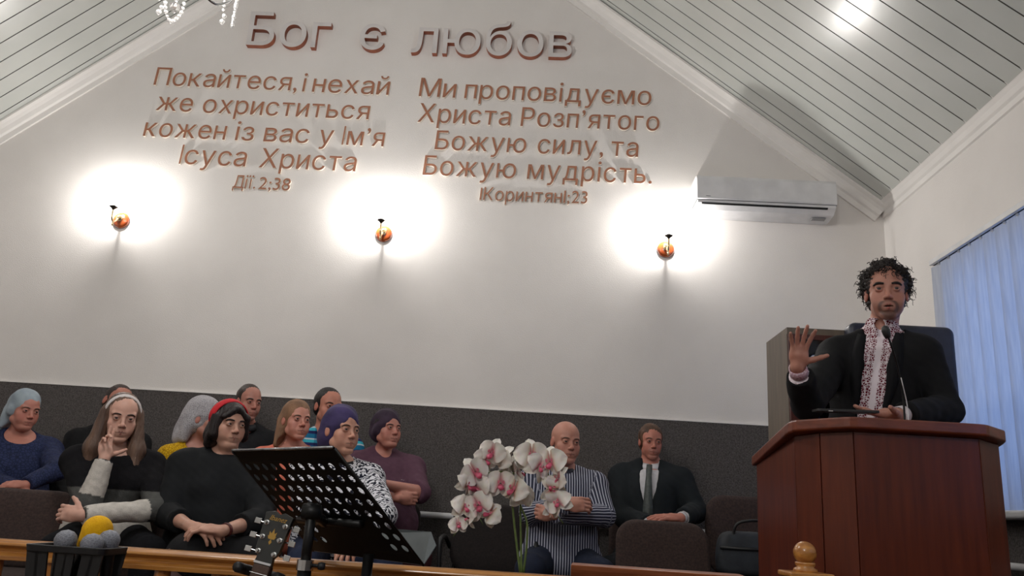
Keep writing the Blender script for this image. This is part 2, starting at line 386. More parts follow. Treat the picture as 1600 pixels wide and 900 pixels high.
for side, g, rows in (('left', 'letters of the left verse', [
      (1, .146, [('Покайтеся,', 239.6, 132.7, 463, 142), ('і', 471, 143, 476.5, 143.3), ('нехай', 487, 143.5, 607, 148.5)]),
      (2, .146, [('же', 243, 172, 299, 175), ('охриститься', 315, 176, 575.6, 187)]),
      (3, .146, [('кожен', 223, 212.6, 351, 218.5), ('із', 366, 219, 395, 220.3), ('вас', 411, 221, 481, 223.7), ('у', 497, 224.4, 519, 225.4), ('Ім’я', 533.5, 226, 599, 229)]),
      (4, .150, [('Ісуса', 279, 256, 383, 260.3), ('Христа', 404, 261.5, 555, 268)]),
      (5, .098, [('Дії.', 363, 293.5, 398, 295), ('2;38', 403, 295.5, 452, 298)])]),
    ('right', 'letters of the right verse', [
      (1, .150, [('Ми', 654, 150.3, 711, 153), ('проповідуємо', 725, 153.5, 1017, 164.5)]),
      (2, .150, [('Христа', 652, 190.5, 796.8, 196.5), ('Розп’ятого', 813, 197, 1029.6, 204.5)]),
      (3, .150, [('Божую', 678.7, 233.6, 821, 239), ('силу,', 839, 239.7, 942, 243), ('та', 954, 243.4, 996.6, 245.5)]),
      (4, .150, [('Божую', 660, 273, 805, 279), ('мудрість.', 823, 279.5, 1018, 287.3)]),
      (5, .098, [('1Коринтян1;23', 749, 312.4, 917, 318.3)])])):
    for n_, cap, ws_ in rows:
        for k_, (t_, a, b, c_, d_) in enumerate(ws_): word(t_, a, b, c_, d_, cap, -.006, .018, L, ln(k_, n_, side), g, slant=.05)

# ================================================================== AIR CONDITIONER
a0 = at(1089, 270, 5.09); a1 = at(1307, 279, 5.09); aw = a1.x-a0.x
ac = thing('air_conditioner', 'white split air conditioner high on the back wall near the right corner', 'air conditioner', ((a0.x+a1.x)/2, D, a0.z-.25))
ztop = .25; prof = [(0, ztop+.0), (-.16, ztop), (-.195, ztop-.012), (-.21, ztop-.035), (-.212, .075), (-.205, .066), (0, .066)]
bm = bmesh.new()
def extr(bm, prof, x0, x1):
    a = [bm.verts.new((x0, y, z)) for y, z in prof]; b = [bm.verts.new((x1, y, z)) for y, z in prof]; n = len(prof)
    bm.faces.new(a); bm.faces.new(b[::-1])
    for k in range(n): bm.faces.new((a[k], b[k], b[(k+1) % n], a[(k+1) % n]))
extr(bm, prof, -aw/2, aw/2); obj('casing', bm, M['white'], ac, bevel=.006)
bm = bmesh.new(); extr(bm, [(0, .0655), (-.2, .0655), (-.195, .045), (-.15, .012), (-.05, 0), (0, 0)], -aw/2+.006, aw/2-.006); obj('lower_casing', bm, M['white'], ac, bevel=.004)
bm = bmesh.new(); box(bm, (-aw/2+.002, -.2, .0635), (aw/2-.002, -.02, .0685)); obj('panel_gap', bm, M['blackgap'], ac)
bm = bmesh.new(); v = [(-.190, .0385), (-.1935, .0395), (-.1935, .0445), (-.190, .0435)]; extr(bm, [(-.1975, .047), (-.1935, .0395), (-.186, .036), (-.186, .047)], -aw/2+.035, aw/2-.06); obj('louvre_slot', bm, M['blackgap'], ac)
bm = bmesh.new(); extr(bm, [(-.120, .004), (-.120, -.0015), (-.085, -.006), (-.085, 0)], aw/2-.14, aw/2-.05); obj('display_window', bm, mat('ac_grey', sm(150, 150, 150)), ac)
bm = bmesh.new(); box(bm, (-aw/2+.06, -.2135, .085), (-aw/2+.09, -.211, .088)); obj('badge', bm, mat('badge_grey', sm(90, 90, 95)), ac)

# ================================================================== WALL SCONCES
bulbm = emis('lit_bulb', (1, .975, .935), BULB)
plate = mat('sconce_amber_wood', sm(170, 84, 40), sm(120, 50, 24), .2, 14, coat=.6)
brass = mat('pale_brass', sm(226, 208, 170), sm(190, 160, 110), .22, 60, metal=.85)
darkcup = mat('dark_bronze', sm(60, 52, 46), None, .4, metal=.6)
def sconce():
    r = thing('wall_sconce', '', 'wall lamp', (0, 0, 0), 0, 'wall sconces')
    bm = bmesh.new(); lathe(bm, [(0, 0), (.058, 0), (.060, .008), (.054, .018), (.040, .026), (.020, .032), (0, .034)], 32, (0, 0, 0), (0, -1, 0)); obj('back_plate', bm, plate, r, smooth=True)
    bm = bmesh.new(); lathe(bm, [(.024, .028), (.022, .04), (.012, .048), (.006, .058), (0, .060)], 20, (0, 0, .008), (0, -1, 0)); obj('boss', bm, brass, r, smooth=True)
    arm = catmull([(0, -.045, .008), (0, -.075, -.03), (0, -.105, -.045), (0, -.128, -.025), (0, -.132, .01), (0, -.132, .038)], 8)
    bm = bmesh.new(); tube(bm, arm, .0065, 12); lathe(bm, [(0, 0), (.007, .004), (.005, .016), (.009, .022), (0, .03)], 12, (0, -.108, -.078)); obj('arm', bm, brass, r, smooth=True)
    bm = bmesh.new(); lathe(bm, [(.006, .03), (.010, .038), (.026, .050), (.029, .055), (.024, .056), (0, .052)], 24, (0, -.132, 0)); obj('drip_cup', bm, darkcup, r, smooth=True)
    bm = bmesh.new(); lathe(bm, [(0, .052), (.011, .054), (.011, .085), (0, .086)], 16, (0, -.132, 0)); h = obj('lamp_socket', bm, M['white'], r, smooth=True, autos=True)
    bm = bmesh.new(); lathe(bm, [(0, .086), (.010, .09), (.018, .11), (.019, .125), (.012, .15), (.004, .168), (0, .172)], 16, (0, -.132, 0)); obj('bulb', bm, bulbm, r, smooth=True)
    return r
sc = sconce()
for i, (u, v, lab) in enumerate(((190, 345, 'lit wall sconce with round amber plate, leftmost of the three, below the left verse'),
                                 (600, 366, 'lit wall sconce with round amber plate, between the two verses, the middle one'),
                                 (1040, 390, 'lit wall sconce with round amber plate, beside the air conditioner'))):
    p = at(u, v, D); 
    if i == 0: sc.location = p; sc['label'] = lab
    else: dup(sc, p, 0, lab)

# ================================================================== CHANDELIERS
crystal = bpy.data.materials.new('crystal'); crystal.use_nodes = True; b = crystal.node_tree.nodes['Principled BSDF']
b.inputs['Transmission Weight'].default_value = .85; b.inputs['Roughness'].default_value = .05; b.inputs['IOR'].default_value = 1.55; b.inputs['Base Color'].default_value = (1, .98, .96, 1)
chb = emis('chandelier_bulb', (1, .93, .86), 9)
def bead(bm, c, r):
    lathe(bm, [(0, -r*1.15), (r*.8, -r*.5), (r, 0), (r*.8, r*.5), (0, r*1.15)], 6, c)
def chandelier(loc, label):
    r = thing('crystal_chandelier', label, 'chandelier', loc, 0, 'crystal chandeliers'); rnd = random.Random(3)
    bm = bmesh.new(); ceilz = AZ-loc[2]-abs(loc[0]-AX)*.8
    lathe(bm, [(0, .12), (.02, .12), (.035, .17), (.02, .22), (.045, .30), (.02, .38), (.008, .42), (.008, ceilz-.03), (.05, ceilz-.02), (.05, ceilz+.03)], 16); obj('stem', bm, M['chrome'], r, smooth=True)
    N = 6; R_ = .25
    for k in range(N):
        a = 2*math.pi*(k+.5)/N+math.pi/2*0+math.pi/6; a = -math.pi/2+math.pi/6+k*math.pi/3; ca, sa = math.cos(a), math.sin(a); f = lambda q, z, t=0: (q*ca-t*sa, q*sa+t*ca, z)
        bm = bmesh.new(); tube(bm, catmull([f(.03, .25), f(.10, .14), f(.17, .12), f(R_-.02, .17), f(R_, .22)], 5), .006, 8); lathe(bm, [(0, .21), (.03, .225), (.036, .235), (.012, .235), (.012, .27), (0, .27)], 12, f(R_, 0)); arm = obj('arm', bm, M['chrome'], r, smooth=True)
        bm = bmesh.new(); lathe(bm, [(0, .27), (.012, .285), (.014, .30), (.008, .325), (0, .345)], 10, f(R_, 0)); obj('bulb', bm, chb, arm, smooth=True)
        bm = bmesh.new()
        lo = k % 2
        P_ = [f(R_, .225, -.036), f(R_, .13, -.032), f(R_, .075, 0), f(R_, .13, .032), f(R_, .225, .036)] if not lo == 0 else [f(R_, .22, -.02), f(R_, .16, -.02), f(R_, .10, -.02), f(R_, .055, -.02)]
        for p in catmull(P_, 4 if lo else 5)[1:]: bead(bm, p, rnd.uniform(.006, .0105))
        obj('crystal_garland', bm, crystal, r)
        bm = bmesh.new()
        for j in range(3): bead(bm, f(R_, .20-j*.02, .06), .007)
        bead(bm, f(R_, .125, .045), .011); bead(bm, f(R_, .10, .052), .013); obj('crystal_drop', bm, crystal, r)
    bm = bmesh.new()
    for j in range(5): bead(bm, (0, 0, .11-j*.02), .008)
    lathe(bm, [(0, -.03), (.02, -.01), (.024, .005), (0, .02)], 8); obj('crystal_finial', bm, crystal, r)
    return r
c0 = at(278, -10, 2.72); chandelier((c0.x, c0.y, c0.z-.06), 'crystal chandelier whose lowest garlands hang into view above the title')
lamp('chandelier_light', (c0.x, c0.y, c0.z+.2), CHAND*10, (1, .975, .95), .25)
fill_ch = chandelier((-1.1, -2.2, 3.3), 'added unseen crystal chandelier lighting the hall behind the viewer')  # out of view, added to brighten the room
lamp('chandelier_light', (-1.1, -2.2, 3.55), HALL_FILL*10, (1, .975, .95), .3)  # added fill lamp at the unseen chandelier, for room ambience
# ================================================================== LECTERN
PL = [(1174, 716, 3.08), (1233, 653, 2.58), (1330, 650, 2.50), (1541, 662, 2.50), (1573, 668, 2.56)]
plan = [at(*p) for p in PL]; zt = plan[2].z
plan = [(p.x, p.y) for p in plan]; plan.append((plan[-1][0]+.06, 3.08))
lx = (plan[2][0]+plan[3][0])/2; ly = 2.8
lec = thing('lectern', 'dark red mahogany lectern with faceted front and overhanging top at the right', 'lectern', (lx, ly, 0))
def ltop(x, y): return zt-.15*(y+ly-2.5)
def smooth_plan(P, k=3):
    out = [P[0]]
    for a, b, c in zip(P, P[1:], P[2:]):
        for t in range(k+1):
            u = t/k; p0 = [b[i]+(a[i]-b[i])*.12 for i in (0, 1)]; p2 = [b[i]+(c[i]-b[i])*.12 for i in (0, 1)]
            out.append(tuple((1-u)**2*p0[i]+2*u*(1-u)*b[i]+u*u*p2[i] for i in (0, 1)))
    out.append(P[-1]); return out
loc = lambda P: [(x-lx, y-ly) for x, y in P]
bm = bmesh.new(); prism(bm, loc(smooth_plan(plan)), lambda x, y: ltop(x, y)-.036, ltop); obj('lectern_top', bm, M['mahogtop'], lec, bevel=.006)
BP = [(1182, 727, 3.05), (1241, 674, 2.63), (1280, 669, 2.575), (1333, 672, 2.535), (1529, 680, 2.535), (1560, 688, 2.59)]
body = [at(*p) for p in BP]; body = [(p.x, p.y) for p in body]; body.append((body[-1][0]+.03, 3.05))
names = ['side_panel', 'corner_panel', 'corner_panel', 'front_panel', 'corner_panel', 'side_panel']
for i, nm in enumerate(names):
    (x0, y0), (x1, y1) = loc([body[i], body[i+1]]); d = Vector((x1-x0, y1-y0, 0)); L_ = d.length; d.normalize(); nin = Vector((-d.y, d.x, 0))
    e = .0015; p0 = Vector((x0, y0, 0))+d*e; p1 = Vector((x1, y1, 0))-d*e; q1 = p1+nin*.018; q0 = p0+nin*.018
    bm = bmesh.new(); prism(bm, [(p.x, p.y) for p in (p0, p1, q1, q0)], PF, lambda x, y: ltop(x, y)-.037); obj(nm, bm, M['mahog'], lec, bevel=.0015)
bm = bmesh.new()   # dark inner carcass seen in the seams
ins = [(x*.955+lx*.045, y*.9+ly*.1) for x, y in body]; prism(bm, loc(ins), PF, lambda x, y: ltop(x, y)-.05); obj('carcass', bm, M['mahogtop'], lec)
# gooseneck microphone on the lectern
mh = at(1385, 520, 2.62); mb = at(1413, 650, 2.68)
mic = thing('gooseneck_microphone', 'thin black gooseneck microphone rising from the lectern in front of the speaker', 'microphone', (mb.x, mb.y, ltop(0, mb.y-ly)))
mz = mic.location
bm = bmesh.new(); lathe(bm, [(0, 0), (.028, 0), (.026, .012), (.008, .02), (.006, .05), (0, .05)], 20); obj('base', bm, M['blackp'], mic, smooth=True, autos=True)
P_ = [Vector((0, 0, .03)), Vector((-.002, -.005, .12)), at(1403, 575, 2.65)-mz, at(1391, 535, 2.62)-mz, mh-mz]
bm = bmesh.new(); tube(bm, catmull(P_, 8), .0035, 8); obj('neck', bm, M['blackm'], mic, smooth=True)
bm = bmesh.new(); lathe(bm, [(0, -.02), (.008, -.018), (.012, -.005), (.0135, .008), (.010, .02), (0, .026)], 16, mh-mz, (-.25, -.1, .9)); obj('windscreen', bm, M['blackp'], mic, smooth=True)
bm = bmesh.new(); tube(bm, catmull([(.012, 0, .02), (.016, .01, .10), Vector((.01, .0, .0))+(at(1403, 590, 2.65)-mz)], 6), .0016, 6); obj('cable', bm, M['white'], mic, smooth=True)

# ================================================================== CABINET BEHIND THE SPEAKER
# left side edge 1207..1228, front from 1228
k0 = at(1207, 531, 3.95); k1 = at(1229, 517, 3.62)
cw = .56; cab = thing('cabinet', 'tall dark cabinet with black glass front behind the speaker', 'cabinet', (k1.x+cw/2, (k0.y+k1.y)/2, 0))
zc = (k0.z+k1.z)/2; hd = (k0.y-k1.y)/2
cabm = mat('cabinet_grey_brown', sm(112, 100, 88), sm(96, 86, 76), .5, 5, (6, 6, .8)); cabf = mat('cabinet_mahogany', sm(84, 40, 34), sm(62, 28, 26), .35, 6, (8, 8, .8))
bm = bmesh.new(); box(bm, (-cw/2, -hd, PF), (-cw/2+.02, hd, zc-.03)); obj('side_panel', bm, cabm, cab)
bm = bmesh.new(); box(bm, (cw/2-.02, -hd, PF), (cw/2, hd, zc-.03)); obj('side_panel', bm, cabm, cab)
bm = bmesh.new(); box(bm, (-cw/2, -hd-.006, zc-.03), (cw/2, hd, zc)); obj('top_panel', bm, cabm, cab)
bm = bmesh.new(); box(bm, (-cw/2+.02, hd-.02, PF), (cw/2-.02, hd, zc-.03)); obj('back_panel', bm, cabm, cab)
bgl = mat('black_glass', sm(14, 15, 17), None, .12, 3)
wh = mat('white_sticker', sm(214, 222, 236), None, .5); bl = mat('blue_sticker_outline', sm(30, 50, 92), None, .5)
for j, (xa, xb) in enumerate(((-cw/2+.002, cw/2-.002),)):
    bm = bmesh.new()
    for lo, hi in (((xa, -hd-.02, .10), (xa+.05, -hd, zc-.032)), ((xb-.03, -hd-.02, .10), (xb, -hd, zc-.032)), ((xa+.05, -hd-.02, .10), (xb-.03, -hd, .18)), ((xa+.05, -hd-.02, zc-.055), (xb-.03, -hd, zc-.032))): box(bm, lo, hi)
    dr = obj('door', bm, cabf, cab)
    bm = bmesh.new(); box(bm, (xa+.05, -hd-.014, .18), (xb-.03, -hd-.008, zc-.055)); obj('glass', bm, bgl, dr)
    if j == 0:
        def sticker(pts, grow=.008):
            """flat sheet cut from white vinyl with a blue rim, stuck on the glass"""
            L0 = [at(u, v, k1.y-.02) for u, v in pts]; c = sum(L0, Vector())/len(L0)
            for m_, g, yy in ((bl, grow, -hd-.0152), (wh, 0, -hd-.0162)):
                bm = bmesh.new(); vs = []
                for p in L0:
                    q = c+(p-c)+(p-c).normalized()*g; vs.append((q.x-cab.location.x, q.z))
                a = [bm.verts.new((x, yy, z)) for x, z in vs]; b = [bm.verts.new((x, yy+.001, z)) for x, z in vs]; n = len(vs)
                bm.faces.new(a); bm.faces.new(b[::-1])
                for k in range(n): bm.faces.new((a[k], b[k], b[(k+1) % n], a[(k+1) % n]))
                obj('sticker', bm, m_, dr)
        sticker([(1282, 539), (1287, 539), (1286, 545), (1284, 549), (1285, 553), (1281, 551), (1278, 552)], .003)
        sticker([(1264, 560), (1270, 555), (1276, 554), (1277, 557), (1272, 561), (1266, 562)], .003)
        sticker([(1267, 627), (1274.5, 628), (1273, 641), (1267, 640)], .006)
        sticker([(1258, 648), (1262, 641), (1267, 640.5), (1270, 643), (1270, 651), (1257, 652)], .005)
        sticker([(1272, 643), (1277, 642), (1280, 646), (1280, 652), (1272, 652)], .005)
# tall executive chair behind the speaker
e0 = at(1446, 506, 3.55); e1 = at(1492, 514, 3.55); e2 = at(1501, 642, 3.55)
navy = mat('navy_black_leather', sm(44, 48, 66), sm(34, 38, 54), .42, 12, bump=.2)
ex = thing('office_armchair', 'tall dark navy leather chair standing behind the speaker by the blinds', 'chair', (e1.x-.23, 3.6, 0))
wch = .46; zb0 = e2.z+.01; zt_ = e1.z+.01
bm = bmesh.new(); pr = roundrect(wch, zt_-zb0, .035); a = [bm.verts.new((x, -.05, z+(zt_+zb0)/2)) for x, z in pr]; b = [bm.verts.new((x, .035, z+(zt_+zb0)/2)) for x, z in pr]
bm.faces.new(a); bm.faces.new(b[::-1])
for k in range(len(a)): bm.faces.new((a[k], b[k], b[(k+1) % len(a)], a[(k+1) % len(a)]))
obj('backrest', bm, navy, ex, bevel=.02, smooth=True)
bm = bmesh.new(); box(bm, (-.20, -.36, zb0-.45), (.20, 0.0, zb0-.35)); obj('seat', bm, navy, ex, bevel=.03)
for sx in (-.185, .185):
    bm = bmesh.new(); tube(bm, [(sx, .0, zb0+.05), (sx, .0, zb0-.4)], .012, 8); obj('back_post', bm, M['blackm'], ex, smooth=True)
    for sy in (-.32, -.02):
        bm = bmesh.new(); tube(bm, [(sx, sy, PF), (sx, sy, zb0-.42)], .013, 8); obj('leg', bm, M['blackm'], ex, smooth=True)

# ================================================================== PLATFORM RAIL
RY = 2.3
rz = at(300, 862, RY).z; rr = []
for u, v in ((0, 842), (300, 861.5), (690, 887)): rr.append(at(u, v, RY).z)
ztp = sum(rr)/3
rail = thing('balustrade', 'varnished pine balustrade with shaped handrail along the platform edge', 'railing', (0, RY, 0))
def railprof(bm, x0, x1, zt, s=1):
    prof = [(-.02, 0), (.02, 0), (.034, -.008), (.036, -.014), (.020, -.022), (.018, -.032), (.032, -.040), (.032, -.052), (-.032, -.052), (-.032, -.040), (-.018, -.032), (-.020, -.022), (-.036, -.014), (-.034, -.008)]
    a = [bm.verts.new((x0, y*s, zt+z*s)) for y, z in prof]; b = [bm.verts.new((x1, y*s, zt+z*s)) for y, z in prof]; n = len(prof)
    bm.faces.new(a); bm.faces.new(b[::-1])
    for k in range(n): bm.faces.new((a[k], b[k], b[(k+1) % n], a[(k+1) % n]))
bm = bmesh.new(); railprof(bm, -2.9, .62, ztp); obj('handrail', bm, M['pine'], rail, bevel=.002)
bm = bmesh.new(); box(bm, (-2.9, -.03, PF), (.62, .03, .13)); obj('bottom_rail', bm, M['pine'], rail)
x = -2.85
while x < .6:
    bm = bmesh.new()
    lathe(bm, [(0, .13), (.021, .13), (.021, .18), (.014, .19), (.022, .21), (.014, .23), (.012, .28), (.021, .36), (.014, .44), (.012, .47), (.020, .49), (.014, .51), (.021, .53), (.021, ztp-.053), (0, ztp-.053)], 14, (x, 0, 0)); obj('baluster', bm, M['pinex'], rail, smooth=True, autos=True)
    x += .155
for xx in (-2.9, .66):
    pass
# newel post with ball finial
nb = at(1257.5, 864, RY)
nw = thing('newel_post', 'varnished pine newel post with ball finial in front of the lectern', 'post', (nb.x, RY, 0))
zb = nb.z
bm = bmesh.new(); box(bm, (-.04, -.04, PF), (.04, .04, zb-.062)); obj('shaft', bm, M['pinex'], nw, bevel=.004)
bm = bmesh.new(); box(bm, (-.058, -.058, zb-.062), (.058, .058, zb-.048)); obj('cap', bm, M['pine'], nw, bevel=.005)
bm = bmesh.new(); lathe(bm, [(0, -.05), (.032, -.048), (.030, -.040), (.022, -.036), (.026, -.029), (.026, -.024), (.016, -.022)]+[(.030*math.cos(a), .030*math.sin(a)+.0) for a in [math.radians(-60+15*k) for k in range(10)]]+[(0, .030)], 28, (0, 0, zb)); obj('ball_finial', bm, M['pine'], nw, smooth=True)
# reddish board rail that continues toward the lectern (a table flap in front of the rail)
q0 = at(893, 880, 2.2); q1 = at(1240, 905, 2.16)
fl = thing('side_table', 'narrow reddish wooden table top below the bald man, ending at the newel post', 'table', ((q0.x+q1.x)/2, (q0.y+q1.y)/2, 0), math.atan2(q1.y-q0.y, q1.x-q0.x))
ln_ = (q1-q0).length; zz = (q0.z+q1.z)/2
bm = bmesh.new(); prof = [(-.05, 0), (.06, 0), (.06, -.03), (-.03, -.03), (-.045, -.012)]
a = [bm.verts.new((-ln_/2, y, zz+z)) for y, z in prof]; b = [bm.verts.new((ln_/2-.12, y, zz+z)) for y, z in prof]; bm.faces.new(a); bm.faces.new(b[::-1])
for k in range(5): bm.faces.new((a[k], b[k], b[(k+1) % 5], a[(k+1) % 5]))
obj('table_top', bm, M['boardwood'], fl, bevel=.003)
bm = bmesh.new(); box(bm, (-ln_/2+.02, -.03, zz-.16), (ln_/2-.14, -.005, zz-.031)); obj('apron', bm, M['boardwood'], fl, bevel=.002)
for sx in (-ln_/2+.04, ln_/2-.16):
    bm = bmesh.new(); box(bm, (sx-.015, -.003, PF), (sx+.015, .03, zz-.031)); obj('leg', bm, M['boardwood'], fl)

# ================================================================== MICROPHONE STAND WITH HOLDER
MY = 2.02
m0 = at(61, 847, MY); m1 = at(185, 857, MY); mc = (m0+m1)/2; ww = (m1-m0).length
hold = thing('microphone_holder', 'black plastic microphone holder on a stand in front of the rail at the left', 'microphone stand', (mc.x, mc.y, FLH))
hz = mc.z-FLH
bm = bmesh.new(); pr = roundrect(ww, .13, .02)
a = [bm.verts.new((x, y, hz)) for x, y in pr]; b = [bm.verts.new((x*.97, y*.97, hz-.016)) for x, y in pr]
pi = roundrect(ww-.02, .11, .015); ai = [bm.verts.new((x, y, hz)) for x, y in pi]; bi = [bm.verts.new((x, y, hz-.016)) for x, y in pi]; n = len(a)
for k in range(n):
    l = (k+1) % n; bm.faces.new((a[k], a[l], b[l], b[k])); bm.faces.new((ai[k], bi[k], bi[l], ai[l])); bm.faces.new((a[k], ai[k], ai[l], a[l])); bm.faces.new((b[k], b[l], bi[l], bi[k]))
obj('rim', bm, M['blackp'], hold, bevel=.002)
tp = lambda z: 1-(hz-z)*1.4
for sy in (-.055, .055):
    for sx in (-.40, -.29, -.03, .06, .29, .40):
        bm = bmesh.new(); wd = .028 if abs(sx) > .2 else .022
        x0 = sx*ww; z1 = hz-.012; z0 = hz-.13
        v = [(x0*tp(z1)-wd/2, sy, z1), (x0*tp(z1)+wd/2, sy, z1), (x0*tp(z0)+wd/2, sy*.9, z0), (x0*tp(z0)-wd/2, sy*.9, z0)]
        a = [bm.verts.new(p) for p in v]; b = [bm.verts.new((p[0], p[1]+.006, p[2])) for p in v]; bm.faces.new(a); bm.faces.new(b[::-1])
        for k in range(4): bm.faces.new((a[k], b[k], b[(k+1) % 4], a[(k+1) % 4]))
        obj('basket_bar', bm, M['blackp'], hold)
bm = bmesh.new(); box(bm, (-ww*.36, -.052, hz-.14), (ww*.36, .056, hz-.125)); obj('basket_floor', bm, M['blackp'], hold, bevel=.003)
bm = bmesh.new(); tube(bm, [(0, 0, .02), (0, 0, hz-.138)], .012, 12); obj('pole', bm, M['blackm'], hold, smooth=True)
bm = bmesh.new(); lathe(bm, [(0, 0), (.14, 0), (.14, .012), (.03, .024), (0, .024)], 32); obj('base', bm, M['blackm'], hold, smooth=True, autos=True)
def handmic(c, tilt, foam, label):
    """c: centre of the ball; body hangs down through the holder"""
    r = thing('handheld_microphone', label, 'microphone', tuple(c), 0, 'microphones in the holder')
    ax = Vector((tilt[0], tilt[1], 1)).normalized()
    if foam:
        bm = bmesh.new(); lathe(bm, [(0, -.055), (.020, -.054), (.026, -.045)]+[(.036*math.cos(a), .036*math.sin(a)) for a in [math.radians(-25+11.5*k) for k in range(10)]]+[(0, .036)], 28, (0, 0, 0), ax); obj('foam_windscreen', bm, M['yellow'], r, smooth=True)
    else:
        bm = bmesh.new(); lathe(bm, [(0, -.026), (.014, -.026), (.022, -.014), (.0255, -.002), (.0255, .004), (.022, .014), (.014, .022), (0, .026)], 28, (0, 0, 0), ax); obj('grille', bm, M['greym'], r, smooth=True)
    bm = bmesh.new(); L0 = -.024 if not foam else -.05
    lathe(bm, [(0, L0), (.020, L0), (.016, L0-.012), (.012, L0-.09), (0, L0-.09)], 20, (0, 0, 0), ax); obj('body', bm, M['blackm'], r, smooth=True, autos=True)
handmic(at(102.5, 845, MY-.02), (.05, 0), False, 'grey-headed microphone at the left side of the black holder')
handmic(at(143.5, 851, MY-.035), (0, 0), False, 'grey-headed microphone in the middle of the black holder, below the yellow one')
handmic(at(170, 845, MY+.02), (-.1, 0), False, 'grey-headed microphone at the right side of the black holder')
handmic(at(152, 829, MY+.045), (.42, .0), True, 'microphone with yellow foam windscreen in the black holder')

# ================================================================== MUSIC STAND
TL = at(362, 704, 2.08); TR_ = at(522, 699, 1.76)
wv = (TR_-TL); wl = wv.length; wv.normalize()
nh = Vector((-wv.y, wv.x, 0)); nh = -nh if nh.y < 0 else nh
best = None   # tilt of the desk that brings its lower corner to photo (666, 886)
def px(P):
    d = P-Vector((0, 0, EYE)); return 800+F_PX*d.dot(RT)/d.dot(FW), 450-F_PX*d.dot(UP)/d.dot(FW)
for L_ in [x/200 for x in range(50, 110)]:
    for k in range(5, 85):
        t_ = math.radians(k); P = TR_+L_*(nh*math.sin(t_)-Vector((0, 0, 1))*math.cos(t_)); u, v = px(P); e = (u-662)**2+(v-884)**2
        if best is None or e < best[0]: best = (e, L_, t_)
_, DL, DT = best; print('music desk', best, wl)
dn = nh*math.sin(DT)-Vector((0, 0, 1))*math.cos(DT); nrm = wv.cross(dn)  # thickness direction
if nrm.y < 0: nrm = -nrm
ms = thing('music_stand', 'black music stand with perforated desk in front of the seated women', 'music stand', (0, 0, FLH))
cen = (TL+TR_)/2; base = cen+dn*DL*.55-nrm*.02; ms.location = (base.x, base.y, FLH); org = Vector(ms.location)
def D3(s, t, n): return TL+wv*(s*wl)+dn*(t*DL)+nrm*n-org
bm = bmesh.new()   # perforated sheet: grid of cells, each with an elliptical hole
cols, rows = 11, 8; KS = 16; hd_ = set()
cw_ = 1/cols; ch_ = .80/rows
def cell(i, j, hole):
    cx, cy = (i+.5)*cw_, .10+(j+.5)*ch_
    if not hole:
        v = [bm.verts.new(D3(cx+a*cw_/2, cy+b*ch_/2, 0)) for a, b in ((-1, -1), (1, -1), (1, 1), (-1, 1))]; bm.faces.new(v); return
    sq = []; el = []
    for k in range(KS):
        a = 2*math.pi*k/KS+math.pi/4; c, s_ = math.cos(a), math.sin(a); m_ = max(abs(c), abs(s_))
        sq.append(bm.verts.new(D3(cx+c/m_*cw_/2, cy+s_/m_*ch_/2, 0))); el.append(bm.verts.new(D3(cx+c*cw_*.25, cy+s_*ch_*.30, 0)))
    for k in range(KS): bm.faces.new((sq[k], sq[(k+1) % KS], el[(k+1) % KS], el[k]))
for j in range(rows):
    for i in range(cols):
        solid = (3 <= j and 3 <= i <= 8 and j > 4) or (j % 2 == 1 and False)
        cell(i, j, not solid)
for a, b in ((0, .10), (.90, 1)):
    v = [bm.verts.new(D3(s_, t_, 0)) for s_, t_ in ((0, a), (1, a), (1, b), (0, b))]; bm.faces.new(v)
bmesh.ops.remove_doubles(bm, verts=bm.verts, dist=.0002)
desk = obj('desk', bm, M['deskblack'], ms); md = desk.modifiers.new('t', 'SOLIDIFY'); md.thickness = .0015
edge = mat('lit_bright_edge', sm(170, 172, 176), sm(120, 122, 126), .25, 40, metal=.9)  # light catching the top lip, put into the colour as bright metal
bm = bmesh.new(); tube(bm, [D3(.01, 0, 0), D3(.99, 0, 0)], .0035, 8); obj('top_edge', bm, edge, ms, smooth=True)
for s_ in (0, 1):
    bm = bmesh.new(); tube(bm, [D3(s_, .01, 0), D3(s_, 1, 0)], .003, 8); obj('side_edge', bm, M['blackm'], ms, smooth=True)
lipm = mat('grey_painted_lip', sm(110, 116, 118), None, .4, 20, metal=.3)
bm = bmesh.new(); v = [D3(-.0, 1, 0), D3(1.0, 1, 0), D3(1.0, .99, .055), D3(.96, .93, .075), D3(.04, .93, .075), D3(0, .99, .055)]
bm.faces.new([bm.verts.new(p) for p in v]); lip = obj('ledge', bm, lipm, ms); md = lip.modifiers.new('t', 'SOLIDIFY'); md.thickness = .002
bm = bmesh.new(); tube(bm, [D3(.2, .62, -.012), D3(.78, .62, -.012)], .010, 10); obj('tilt_bar', bm, M['blackm'], ms, smooth=True)
p_top = at(487, 800, 1.9)-org; p_bot = at(468, 905, 1.9)-org; 
pt = Vector((p_top.x, p_top.y, p_top.z)); pf = Vector((p_top.x, p_top.y, .04))
bm = bmesh.new(); tube(bm, [pf, Vector((pt.x, pt.y, p_top.z-.11))], .0155, 14); obj('lower_tube', bm, M['blackm'], ms, smooth=True)
bm = bmesh.new(); tube(bm, [Vector((pt.x, pt.y, pt.z-.14)), pt+Vector((0, 0, .02))], .0115, 14); obj('upper_tube', bm, M['blackm'], ms, smooth=True)
bm = bmesh.new(); tube(bm, [pt, D3(.45, .62, -.014)], .013, 10); lathe(bm, [(0, -.02), (.018, -.02), (.02, 0), (.018, .02), (0, .02)], 12, pt, (1, 0, 0)); obj('tilt_bracket', bm, M['blackm'], ms, smooth=True)
bm = bmesh.new(); lathe(bm, [(.0155, 0), (.019, .0), (.019, .022), (.0115, .022)], 18, (pt.x, pt.y, pt.z-.125)); obj('clamp_ring', bm, M['chrome'], ms, smooth=True, autos=True)
